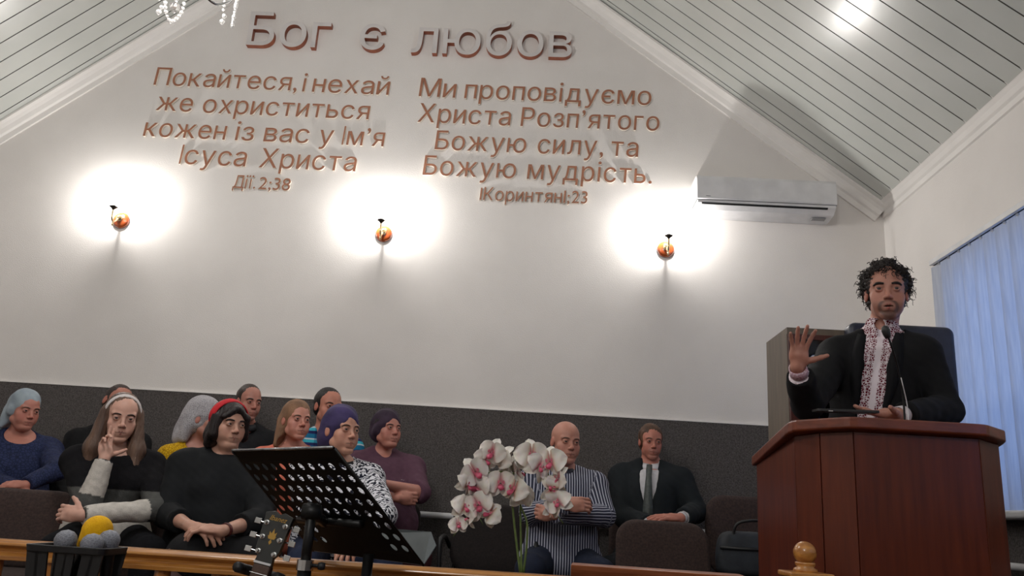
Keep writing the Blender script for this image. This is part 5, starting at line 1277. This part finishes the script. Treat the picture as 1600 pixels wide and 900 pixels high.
def shorthair(P, col, line=.060, lift=.005, temple=.0, amp=.0016, thin=False):
    def bld(F, E, K, p):
        E(0, .022, .037, .0740+lift, .0950+lift, .0835+lift); E(0, .040, -.012, .0705+lift*.5, .070+lift*.5, .062)
        E(0, -.10, line-.085, .058+temple, .080, .090, .006, True)
        for sx in (-1, 1):
            E(sx*.078, -.078, .005+line*.35, .036, .052+temple, .060, .010, True); E(sx*.085, -.055, -.045, .034, .060, .060, .006, True); E(sx*.090, .012, -.030, .022, .026, .040, .005, True)
        E(0, .0, -.118, .12, .16, .070, .008, True)
    return hairf(P, 'hair', bld, hairmat('short_hair', col), h=.0035, amp=amp, sc_=150)
def collar_mesh(P, m, rise=.035, r=.062, spread=.5, w_=.032):
    """turned-down shirt collar as two leaves round the neck"""
    nb = P['nb']; up = unit(P['Hc']-nb+np.array([0, .03, 0])); bm = bmesh.new(); rows_ = []
    c0 = nb+up*.035+np.array([0, .012, 0])
    for i in range(25):
        a = math.radians(-90+spread*14+(360-spread*28)*i/24); d = np.array([math.cos(a), math.sin(a)*.95, 0]); f = max(0, -math.sin(a))
        top = c0+d*r+np.array([0, -f*.01, .012-f*.022]); low = c0+d*(r+.014+f*.01)+np.array([0, -.006*f, -.016-f*(.020+w_*.4)])
        rows_.append([bm.verts.new(q) for q in (c0+d*(r-.003)+np.array([0, 0, -.03-f*.02]), top, (top+low)/2+d*.004, low)])
    for a, b in zip(rows_, rows_[1:]):
        for k in range(3): bm.faces.new((a[k], a[k+1], b[k+1], b[k]))
    o = obj('collar', bm, m, P['root'], smooth=True); md = o.modifiers.new('t', 'SOLIDIFY'); md.thickness = .0025; return o
one = lambda c: (lambda V, own, P: np.tile(np.array(sm(*c)), (len(V), 1)))
SK = (190, 138, 118)
G_ = 'people'
# ================================================================== THE SPEAKER
P = person('curly-haired man speaking at the lectern in black jacket and embroidered shirt, hand raised', (1385, 458), 3.30, (4, -3, 1), 2, wide=.97, jaw=.95, hip=(-.13, .03), male=True, s=1.07, skin=(184, 130, 112), stand=True,
    arms={-1: dict(E=pxa(1262, 632, 3.10), W=pxa(1246, 573, 2.93), d=(.0, -.45, 1), n=(-.05, -1, -.45), curl=(.16, .12, .16, .22), thumb=1.15, splay=.30, size=.84, sleeve=.90, tcurl=.05),
          1: dict(E=pxa(1480, 640, 3.22), W=pxa(1402, 649, 3.0), d=(-1, -.30, -.03), n=(0, -.25, 1), curl=(.14, .14, .16, .18), thumb=.45, splay=.04, size=.98, sleeve=.93, tcurl=.35)},
    hs=.0028, browc=(40, 30, 26), browt=1.5, mouth=.0045, stubble=((62, 44, 40), .8), sh=.93, cheeks=.2, look=(.0, .05))
def axisx(V, P): t = (V[:, 2]-P['hip'][2])/(P['nb'][2]-P['hip'][2]); return P['hip'][0]+(P['nb'][0]-P['hip'][0])*t
def emb(V, own, P): o = armpat(V, own, P); k = ~np.isin(own, (2, 3, 4, 5)); o[k, 0] = (V[:, 0]-axisx(V, P))[k]; return o
garment(P, 'embroidered_shirt', (220, 210, 216), h=.005, g=.010, neck=('v', .018, .03), sleeve=1.0, m=m_embroidery(), patf=emb, folds=.002, collar=.075)
bm = bmesh.new(); nb, Tt = P['nb'], P['T']
def vopen(top_r, bot_r, tb, dy=-.175):
    def f(F, P):
        a = P['nb']+np.array([0, -.03, .05]); b = P['T'](.80, 0, dy); c = P['T'](tb, 0, dy)
        F.cone(a+np.array([0, .0, .03]), b, top_r*1.15, top_r, .006, 0, True); F.cone(b, c, top_r, bot_r, .006, 0, True)
    return f
jk = (18, 18, 21)
garment(P, 'jacket', one(jk), h=.006, g=.021, neck=('none', 0, 0), sleeve=.93, opening=vopen(.060, .060, .0, -.158), folds=.006, foldscale=11, hem=.22, collar=.03)
trousers(P, (24, 24, 28), h=.012)
for q in (-1, 1):   # lapels lying on the jacket front
    bm = bmesh.new(); rows_ = []
    for i in range(9):
        t_ = i/8; tt = .98-.60*t_; w_ = .045*math.sin(math.pi*min(1, .25+t_*.72)); yy = -.118-.030*math.sin(math.pi*(.25+.6*t_))
        c_ = P['T'](tt, 0, 0); x0 = q*(.052-.006*t_); rows_.append([bm.verts.new(c_+np.array([x0, yy, 0])), bm.verts.new(c_+np.array([x0+q*w_*.5, yy-.002, 0])), bm.verts.new(c_+np.array([x0+q*w_, yy+.014, .01]))])
    for a, b in zip(rows_, rows_[1:]):
        for k in (0, 1): bm.faces.new((a[k], a[k+1], b[k+1], b[k]))
    o = obj('lapel', bm, mat('black_lapel', sm(18, 18, 21), None, .85, 40, spec=.2), P['root'], smooth=True); md = o.modifiers.new('t', 'SOLIDIFY'); md.thickness = .004
# curly hair: dense cap plus hundreds of ringlets as one hair mesh
def curls(P):
    rnd = random.Random(11); bm = bmesh.new(); c, R, s = P['Hc'], P['R'], P['s']
    def surf(th, ph, r=1):  # th polar from crown, ph azimuth (0 = front)
        d = np.array([math.sin(th)*math.sin(ph), -math.sin(th)*math.cos(ph), math.cos(th)]); return np.array([0, .020, .034])+d*np.array([.0745, .095, .084])*r, d
    n = 0
    while n < 620:
        th = math.acos(rnd.uniform(-.55, 1)); ph = rnd.uniform(-math.pi, math.pi); p, d = surf(th, ph, 1.04)
        front = math.cos(ph)
        if front > .25 and th > 1.20+.25*(1-front): continue
        if front > -.2 and front <= .25 and p[2] < .0 : continue
        if abs(p[0]) > .066 and -.03 < p[1] < .03 and p[2] < -.0: continue
        n += 1
        ax = unit(d*.8+np.array([rnd.gauss(0, .5), rnd.gauss(0, .5), rnd.gauss(-.15, .5)])); e1 = unit(np.cross(ax, [.3, .4, .86])); e2 = np.cross(ax, e1)
        L_ = rnd.uniform(.018, .040)*(1.15 if th < 1.2 else 1); rr = rnd.uniform(.004, .0085); turns = rnd.uniform(1.0, 2.2); a0 = rnd.uniform(0, 6.3); pts = []
        for i in range(13):
            u = i/12; a = a0+turns*2*math.pi*u; pts.append(c+R@((p+ax*L_*u+(e1*math.cos(a)+e2*math.sin(a))*rr*min(1, u*3)-np.array([0, 0, .012*u*u]))*s))
        tube(bm, pts, [.0021*(1-.55*i/12) for i in range(13)], 5)
    E_ = []
    return bm
hm_ = hairmat('dark_curly_hair', (44, 34, 30), (26, 20, 18), .5)
def ccap(F, E, K, p):
    E(0, .024, .040, .083, .103, .091); E(0, .045, -.015, .074, .076, .070)
    rr = random.Random(5)
    for k in range(60):
        th = math.acos(rr.uniform(-.2, 1)); ph = rr.uniform(-3.14, 3.14)
        if math.cos(ph) > .1 and th > .85: continue
        E(.083*math.sin(th)*math.sin(ph), .024-.103*math.sin(th)*math.cos(ph), .040+.091*math.cos(th), .016, .016, .014, .008)
    E(0, -.105, -.034, .060, .080, .088, .008, True)
    for sx in (-1, 1): E(sx*.085, -.055, -.050, .034, .058, .060, .006, True); E(sx*.092, .004, -.028, .022, .028, .040, .005, True)
    E(0, .0, -.130, .12, .16, .070, .008, True)
hc = hairf(P, 'hair', ccap, hm_, h=.004, amp=.004, sc_=170, stretch=(1, 1, 1))
cb = curls(P); me = bpy.data.meshes.new('curl_tmp'); cb.to_mesh(me); cb.free()
bm = bmesh.new(); bm.from_mesh(hc.data); bm.from_mesh(me); bm.to_mesh(hc.data); bm.free(); hc.data.polygons.foreach_set('use_smooth', [True]*len(hc.data.polygons))
SPK = P
# cuffs
for q, c_ in ((-1, (224, 206, 214)), (1, (224, 216, 220))):
    A = P['arms'][q]; d = unit(A['W']-A['E']); bm = bmesh.new(); tube(bm, [A['W']-d*.040, A['W']-d*.004], [.0335, .032], 24, cap=False); o = obj('cuff', bm, mat('white_cuff', sm(*c_), sm(170, 120, 140) if q < 0 else None, .8, 160), P['root'], smooth=True); md = o.modifiers.new('t', 'SOLIDIFY'); md.thickness = .003
# tablet in his left hand
tb = [at(1284, 641, 2.90), at(1366, 637, 2.87)]; tc = (tb[0]+tb[1])/2; tw_ = (tb[1]-tb[0]).length
tab = thing('tablet_computer', 'black tablet held flat in the speaker\'s left hand above the lectern', 'tablet', tuple(tc), math.atan2(tb[1].y-tb[0].y, tb[1].x-tb[0].x))
bm = bmesh.new(); pr = roundrect(tw_+.03, .15, .012); a = [bm.verts.new((x, y+.06, .004+y*.10)) for x, y in pr]; b = [bm.verts.new((x, y+.06, -.005+y*.10)) for x, y in pr]; bm.faces.new(a); bm.faces.new(b[::-1])
for k in range(len(a)): bm.faces.new((a[k], b[k], b[(k+1) % len(a)], a[(k+1) % len(a)]))
obj('tablet_body', bm, M['blackp'], tab, bevel=.0015)
bm = bmesh.new(); box(bm, (-tw_/2+.02, -.0165, -.0125), (-tw_/2+.035, -.0150, -.0095)); obj('port', bm, M['chrome'], tab)

# ================================================================== FRONT ROW, LEFT GROUP
# girl with white headband, hand on her cheek
P = person('young woman with white headband, hand on cheek, in black, grey and white knit sweater', (190, 653), 3.75, (6, -6, 0), 0, male=False, s=.95, skin=(206, 160, 142),
    arms={-1: dict(E=pxa(136, 790, 3.52), W=pxa(163, 717, 3.54), d=(-.20, .16, 1), n=(.75, -.5, .1), curl=(.08, .12, .9, 1.1), thumb=1.2, splay=.08, size=.86, tcurl=.1),
          1: dict(E=pxa(243, 797, 3.62), W=pxa(128, 806, 3.38), d=(-1, -.05, .12), n=(.1, .9, -.3), curl=(.7, .8, .8, .8), thumb=.5, size=.95)}, browc=(70, 50, 42), hs=.003, cheeks=.15)
def knitcol(V, own, P):
    c = np.tile(np.array(sm(84, 84, 82)), (len(V), 1)); zt = P['nb'][2]; K1 = np.array(sm(22, 21, 24)); W1 = np.array(sm(206, 200, 192))
    c[(V[:, 2] > zt-.155) & ~np.isin(own, (3, 5))] = K1; c[(V[:, 2] < P['T'](.26)[2]) & (own <= 1)] = W1
    for q, f in ((-1, 3), (1, 5)):
        A = P['arms'][q]; t = (V-A['E'])@unit(A['W']-A['E']); c[(own == f) & (t > .045)] = W1
    return c
garment(P, 'sweater', knitcol, h=.006, g=.016, neck=('round', .060, .02), m=KNIT, folds=.006, foldscale=13, hem=.17, loose=.015)
trousers(P, (20, 20, 24), m=KNIT)
gh = hairmat('light_brown_hair', (112, 86, 70), (70, 52, 44))
def longhair(F, E, K, p):
    E(0, .022, .036, .0800, .1010, .0905); E(0, .050, -.03, .078, .072, .09)
    K((-.070, .010, .02), (-.098, -.015, -.15), .030, .040, .03); K((-.098, -.015, -.15), (-.115, -.04, -.26), .040, .022, .03)
    K((.070, .010, .02), (.090, -.030, -.15), .030, .038, .03); K((.090, -.030, -.15), (.085, -.085, -.25), .038, .020, .03)
    K((0, .07, 0), (0, .09, -.2), .06, .08, .04)
    E(0, -.100, -.058, .058, .090, .098, .008, True); E(0, -.12, -.15, .060, .10, .12, .01, True)
hairf(P, 'hair', longhair, gh, amp=.0022, sc_=110, stretch=(1, 1, .15))
band(P, 'headband', mat('white_headband', sm(214, 206, 204), None, .8, 60), lift=.0065, w_=.012, y0=-.014, tilt=.022, xs=1.06)
PG = P
# woman with red headband in black
P = person('woman in black with wide red headband and dark bob, hands clasped on her lap', (357, 663), 3.80, (26, -3, 0), 6, male=False, s=.93, skin=(196, 150, 130), fat=.6, build=1.18, sh=1.05, wide=1.03,
    arms={-1: dict(E=pxa(262, 803, 3.65), W=pxa(296, 822, 3.40), d=(1, -.3, -.15), n=(0, .4, -1), curl=(.35, .4, .45, .5), thumb=.4, sleeve=.80),
          1: dict(E=pxa(408, 812, 3.65), W=pxa(346, 830, 3.38), d=(-1, -.25, .12), n=(0, .3, -1), curl=(.5, .55, .6, .6), thumb=.4, sleeve=.78)}, browc=(36, 28, 26), browt=1.2, hs=.003, legs='stockings', look=(.25, 0))
garment(P, 'black_top', one((20, 22, 25)), h=.006, g=.018, neck=('round', .047, .0), folds=.005, hem=.16, loose=.02, foldscale=12)
trousers(P, (17, 17, 20), h=.009, g=.016, skirt=True, name='skirt')
def bob(F, E, K, p):
    E(0, .022, .036, .0820, .1040, .0920); E(0, .045, -.03, .082, .080, .085)
    for sx in (-1, 1): K((sx*.072, -.010, .03), (sx*.078, -.018, -.055), .024, .026, .03)
    K((-.04, .06, -.07), (.04, .06, -.07), .045, .045, .03)
    K((-.066, .0, -.06), (-.070, .035, -.105), .03, .022, .02)
    K((.005, -.078, .076), (.058, -.066, .036), .014, .015, .02); K((-.012, -.080, .074), (-.058, -.066, .034), .012, .013, .02); K((.058, -.066, .036), (.074, -.045, -.035), .015, .014, .02)
    E(.002, -.112, -.028, .055, .080, .086, .006, True); E(0, -.10, -.10, .060, .085, .09, .008, True)
hairf(P, 'hair', bob, hairmat('near_black_hair', (44, 34, 34), (26, 20, 20)), amp=.002, sc_=120, stretch=(1, 1, .15))
band(P, 'headband', mat('red_headband', sm(196, 20, 36), sm(176, 14, 28), .75, 40), lift=.0105, w_=.028, y0=-.002, tilt=.012, xs=1.17)
bm = bmesh.new(); A = P['arms'][1]; d = unit(A['W']-A['E']); tube(bm, [A['W']-d*.035, A['W']-d*.022], [.029, .028], 20, cap=False); o = obj('bracelet', bm, mat('dark_red_bracelet', sm(84, 34, 30), None, .4), P['root'], smooth=True); md = o.modifiers.new('t', 'SOLIDIFY'); md.thickness = .004
# woman in black and white print blouse, violet scarf
P = person('woman with deep violet headscarf in black and white printed blouse behind the music stand', (534, 674), 3.88, (34, 3, 0), 8, male=False, s=.95, skin=(202, 150, 128), fat=.3, build=1.12,
    arms={-1: dict(E=pxa(480, 800, 3.70), W=pxa(520, 840, 3.50)), 1: dict(E=pxa(600, 805, 3.75), W=pxa(560, 842, 3.50))}, browc=(70, 50, 44), hs=.003, cheeks=.4, nose=1.1)
garment(P, 'printed_blouse', (200, 200, 200), h=.006, g=.016, neck=('round', .055, .0), m=m_blackwhite(), patf=armpat, folds=.004, loose=.01)
trousers(P, (34, 42, 66))
nbm = P['nb']; bm = bmesh.new(); pts = [nbm+np.array([.066*math.cos(a), -.012+.062*math.sin(a), .030+.018*math.sin(a)]) for a in [2*math.pi*k/24 for k in range(25)]]; tube(bm, pts, .010, 8, cap=False); obj('collar', bm, mat('black_knit_collar', sm(24, 24, 30), None, .9, 60), P['root'], smooth=True)
def knot(F, E, K, p): E(-.01, .10, -.045, .055, .045, .05, .02); K((-.02, .11, -.05), (-.03, .13, -.11), .03, .018, .02)
scarf(P, 'headscarf', mat('violet_scarf', sm(62, 50, 96), sm(44, 36, 70), .85, 10, bump=.4), line=.050, side=.062, tail=knot, lift=.012, folds=.0025, back=.012)
# ------------------------------------------------------------------ middle row
P = person('woman with pale blue headscarf in navy blue lace-trimmed blouse at the far left', (38, 641), 4.6, (28, -6, 0), 5, male=False, s=.92, skin=(190, 128, 112), fat=.7, build=1.12, wide=1.05,
    arms={-1: dict(E=pxa(-22, 748, 4.5), W=pxa(35, 768, 4.3)), 1: dict(E=pxa(88, 735, 4.45), W=pxa(40, 758, 4.28), d=(-1, -.1, 0), n=(0, .5, -1))}, browc=(110, 84, 72), cheeks=.45)
def p1col(V, own, P):
    c = np.tile(np.array(sm(36, 44, 74)), (len(V), 1)); A = P['arms'][1]; t = (V-A['E'])@unit(A['W']-A['E']); return c
garment(P, 'navy_blouse', p1col, g=.016, neck=('round', .070, .03), m=m_lace('navy_lace', sm(42, 50, 84), sm(28, 34, 58), 60), patf=armpat, folds=.005, loose=.01, foldscale=14)
trousers(P, (28, 30, 40), h=.014)
def tailb(F, E, K, p): K((0, .09, -.02), (-.03, .105, -.12), .05, .035, .03); K((-.05, .07, -.02), (-.07, .06, -.11), .03, .02, .03)
scarf(P, 'headscarf', mat('pale_blue_scarf', sm(158, 170, 178), sm(138, 150, 160), .85, 14, bump=.3), line=.055, side=.064, tail=tailb, ear=False, lift=.008, folds=.0015)
P = person('woman with sheer grey lace headscarf in mustard yellow lace cardigan, turned away', (321, 656), 4.33, (66, -2, 0), 30, male=False, s=.92, skin=(186, 132, 116), fat=.2, browc=(60, 44, 38),
    arms={-1: dict(E=pxa(258, 782, 4.26), W=pxa(300, 815, 4.08)), 1: dict(E=pxa(370, 790, 4.23), W=pxa(350, 815, 4.08))})
garment(P, 'yellow_cardigan', (200, 160, 30), g=.014, neck=('round', .075, .03), m=m_lace('mustard_lace', sm(206, 164, 26), sm(158, 116, 12), 70), patf=armpat, folds=.004)
trousers(P, (30, 30, 36), h=.014)
shorthair(P, (60, 42, 36), line=.056, lift=.006)
def veil(F, E, K, p): K((-.0, .09, -.0), (-.01, .12, -.11), .06, .052, .03); K((-.06, .05, .0), (-.06, .08, -.12), .03, .028, .03); K((.06, .05, .0), (.05, .08, -.12), .03, .028, .03)
scarf(P, 'lace_headscarf', LACEVEIL, line=.062, side=.066, tail=veil, lift=.013, folds=.002, low=None, ear=True)
P = person('woman with tan headscarf and closed eyes in coral top behind the music stand', (463, 658), 4.43, (24, 4, 0), 5, male=False, s=.92, skin=(200, 138, 120), fat=.3, wide=1.0, browc=(120, 90, 70), cheeks=.45, nose=1.1)
garment(P, 'coral_top', (214, 118, 96), g=.012, neck=('round', .080, .02), folds=.003)
trousers(P, (40, 36, 40), h=.014)
def veil2(F, E, K, p): K((-.02, .09, -.0), (-.05, .10, -.13), .055, .035, .03); K((-.06, .04, -.01), (-.09, .04, -.14), .026, .022, .03)
scarf(P, 'headscarf', hairmat('tan_scarf', (150, 112, 84), (112, 84, 64), .7), line=.056, side=.063, tail=veil2, lift=.008, folds=.0012)
P = person('woman with dark plum headscarf and mauve blouse, arms crossed, beside an empty chair', (605, 671), 4.75, (34, 4, 0), 8, male=False, s=.90, skin=(192, 132, 116), fat=.8, wide=1.04, build=1.22, sh=1.08,
    arms={-1: dict(E=pxa(572, 772, 4.62), W=pxa(622, 778, 4.46), d=(1, .7, .0), n=(-.5, 1, 0), curl=(.5, .5, .5, .5), thumb=.1, splay=.02, sleeve=.5), 1: dict(E=pxa(656, 770, 4.62), W=pxa(596, 755, 4.38), d=(-1, .5, .05), n=(.4, 1, -.2), thumb=.1, sleeve=.56)}, cheeks=.45, browc=(60, 44, 40))
garment(P, 'mauve_blouse', one((92, 62, 78)), g=.016, neck=('v', .022, .07), folds=.006, loose=.02, hem=.14, foldscale=14)
trousers(P, (72, 34, 42))
bm = bmesh.new(); q_ = P['T'](.74, .075, -.150); 
for k in range(5):
    box(bm, (q_[0]-.028+k*.012, q_[1]-.004, q_[2]-.003+.002*(k % 2)), (q_[0]-.020+k*.012, q_[1]+.010, q_[2]+.004+.002*(k % 2)))
obj('embroidered_badge', bm, mat('pale_thread', sm(180, 170, 176)), P['root'])
shorthair(P, (36, 28, 28), line=.050, lift=.010)
def knot2(F, E, K, p): E(-.0, .085, -.02, .06, .05, .05, .02)
scarf(P, 'headscarf', mat('plum_scarf', sm(58, 40, 60), sm(40, 28, 44), .85, 12, bump=.4), line=.056, side=.064, tail=knot2, ear=False, lift=.013, folds=.003, back=.005)
# ------------------------------------------------------------------ men by the wall
P = person('man in black behind the girl with the white headband, head tilted, face half hidden', (183, 630), 4.96, (20, -4, 14), 0, male=True, hip=(0, -.03), s=.97, skin=(186, 126, 108), browc=(60, 44, 36))
garment(P, 'black_shirt', one((22, 22, 24)), g=.014, neck=('round', .055, .0), collar=.03, folds=.005)
trousers(P, (24, 24, 28), h=.014); shorthair(P, (62, 46, 40), line=.068, lift=.004)
P = person('man with short brown hair in black shirt, seated against the wall behind the red headband', (389, 629), 4.92, (24, -3, 0), 0, male=True, hip=(0, -.03), s=.93, skin=(178, 122, 106), jaw=1.0, browc=(60, 46, 40), browt=1.3, stubble=((110, 84, 76), .35), wide=.95)
garment(P, 'black_shirt', one((22, 23, 27)), g=.014, neck=('v', .024, .02), folds=.005); collar_mesh(P, mat('black_collar', sm(26, 27, 32), None, .8, 40))
trousers(P, (24, 24, 28), h=.014); shorthair(P, (64, 50, 44), line=.066, lift=.004, temple=.002)
P = person('man with black hair in blue plaid shirt, by the wall behind the violet headscarf', (513, 636), 4.96, (26, -2, 0), 0, male=True, hip=(0, -.03), s=.98, skin=(190, 128, 108), browc=(36, 28, 26), fat=.3, wide=1.02, build=1.1)
garment(P, 'plaid_shirt', (60, 100, 140), g=.014, neck=('v', .022, .03), m=m_plaid(), patf=armpat, folds=.004)
trousers(P, (30, 34, 44), h=.014); shorthair(P, (38, 32, 32), line=.066, lift=.005)
# ------------------------------------------------------------------ right group
P = person('bald man in navy and white striped shirt with arms crossed behind the orchid', (884, 691), 4.5, (22, -3, 1), 4, male=True, s=.96, skin=(192, 136, 118), fat=.5, build=1.08, jaw=1.05, wide=1.03,
    arms={-1: dict(E=pxa(829, 802, 4.42), W=pxa(884, 789, 4.14), d=(1, .22, .10), n=(0, .9, -.3), curl=(.55, .6, .6, .6), thumb=.1, splay=.02), 1: dict(E=pxa(943, 806, 4.42), W=pxa(866, 804, 4.20), d=(-1, .7, .10), n=(.5, 1, 0), curl=(.6, .6, .6, .6), thumb=.1, splay=.02)}, browc=(110, 84, 70), browt=.9, cheeks=.3, hs=.003)
garment(P, 'striped_shirt', (60, 64, 90), h=.006, g=.016, neck=('v', .020, .05), m=striped('navy_white_stripes', sm(34, 37, 60), sm(186, 188, 202), .0135, .64), patf=armpat, folds=.006, loose=.01, hem=.13, foldscale=12)
collar_mesh(P, mat('dark_collar', sm(30, 32, 50), None, .8, 40), r=.058)
trousers(P, (34, 40, 58))
P = person('man in dark suit, white shirt and grey tie by the grey wall', (1017, 691), 5.0, (14, -2, 2), -4, male=True, s=.90, skin=(190, 124, 106), jaw=1.0, wide=.97, hip=(-.02, -.12),
    arms={-1: dict(E=pxa(976, 808, 4.86), W=pxa(1020, 822, 4.60), d=(1, -.2, -.1), n=(0, 0, -1)), 1: dict(E=pxa(1088, 800, 4.86), W=pxa(1063, 810, 4.58), d=(-1, -.15, .02), n=(0, .3, -1), curl=(.2, .25, .3, .35), thumb=.4, sleeve=.93)}, browc=(100, 80, 66), cheeks=.4, sh=1.0, hs=.003, stubble=((130, 96, 86), .3))
garment(P, 'white_shirt', one((206, 204, 208)), h=.006, g=.010, neck=('v', .010, .01), folds=.002)
collar_mesh(P, mat('white_collar', sm(214, 212, 216), None, .7, 40), r=.056)
garment(P, 'suit_jacket', one((27, 32, 36)), h=.0065, g=.024, neck=('none', 0, 0), sleeve=.93, opening=vopen(.052, .010, .46, -.150), folds=.006, foldscale=11, hem=.15)
bm = bmesh.new(); rows_ = []
for i in range(10):
    t_ = i/9; c_ = P['T'](1.03-.56*t_, 0, -.100-.025*min(1, t_*3)-.026*math.sin(math.pi*(.1+.75*t_))-.006); w_ = (.016 if i == 0 else .018 if i == 1 else .012+.020*t_); rows_.append([bm.verts.new(c_+np.array([-w_, .003, 0])), bm.verts.new(c_+np.array([0, -.006, 0])), bm.verts.new(c_+np.array([w_, .003, 0]))])
for a, b in zip(rows_, rows_[1:]):
    for k in (0, 1): bm.faces.new((a[k], a[k+1], b[k+1], b[k]))
o = obj('necktie', bm, mat('grey_green_tie', sm(74, 80, 78), sm(56, 62, 60), .5, 60), P['root'], smooth=True); md = o.modifiers.new('t', 'SOLIDIFY'); md.thickness = .004
trousers(P, (26, 30, 34)); shorthair(P, (104, 74, 56), line=.060, lift=.009, temple=-.004)
A = P['arms'][1]; d = unit(A['W']-A['E']); bm = bmesh.new(); tube(bm, [A['W']-d*.030, A['W']-d*.006], [.033, .031], 20, cap=False); o = obj('cuff', bm, mat('white_cuff', sm(214, 212, 216)), P['root'], smooth=True); md = o.modifiers.new('t', 'SOLIDIFY'); md.thickness = .003
# ------------------------------------------------------------------ a chair under every seated person
for o in [q for q in C.objects if q.name.startswith('person') and q.parent is None]:
    if 'speaking' in o['label']: continue
    x, y = o.location.x, o.location.y; near = 'the ' + ('man' if o['label'].startswith('man') or o['label'].startswith('bald') else ('girl' if 'young' in o['label'] else 'woman'))
    kind = 1 if 'arms crossed, beside' in o['label'] else 0
    what = {'young': 'with the white headband', 'woman in black with': 'with the red headband', 'woman with deep': 'in the printed blouse', 'woman with pale': 'in navy blue', 'woman with sheer': 'in the yellow cardigan', 'woman with tan': 'in the coral top', 'woman with dark': 'in the mauve blouse', 'man in black': 'in black with the tilted head', 'man with short': 'in the black shirt', 'man with black': 'in the plaid shirt', 'bald': 'in the striped shirt', 'man in dark': 'in the dark suit'}
    w_ = next(v for k, v in what.items() if o['label'].startswith(k))
    put_chair(x, min(y+.02, 4.97), min(.35, max(-.35, o.rotation_euler.z*.35)), f'{"dark armchair" if kind else "brown upholstered chair"} under {near} {w_}', kind)
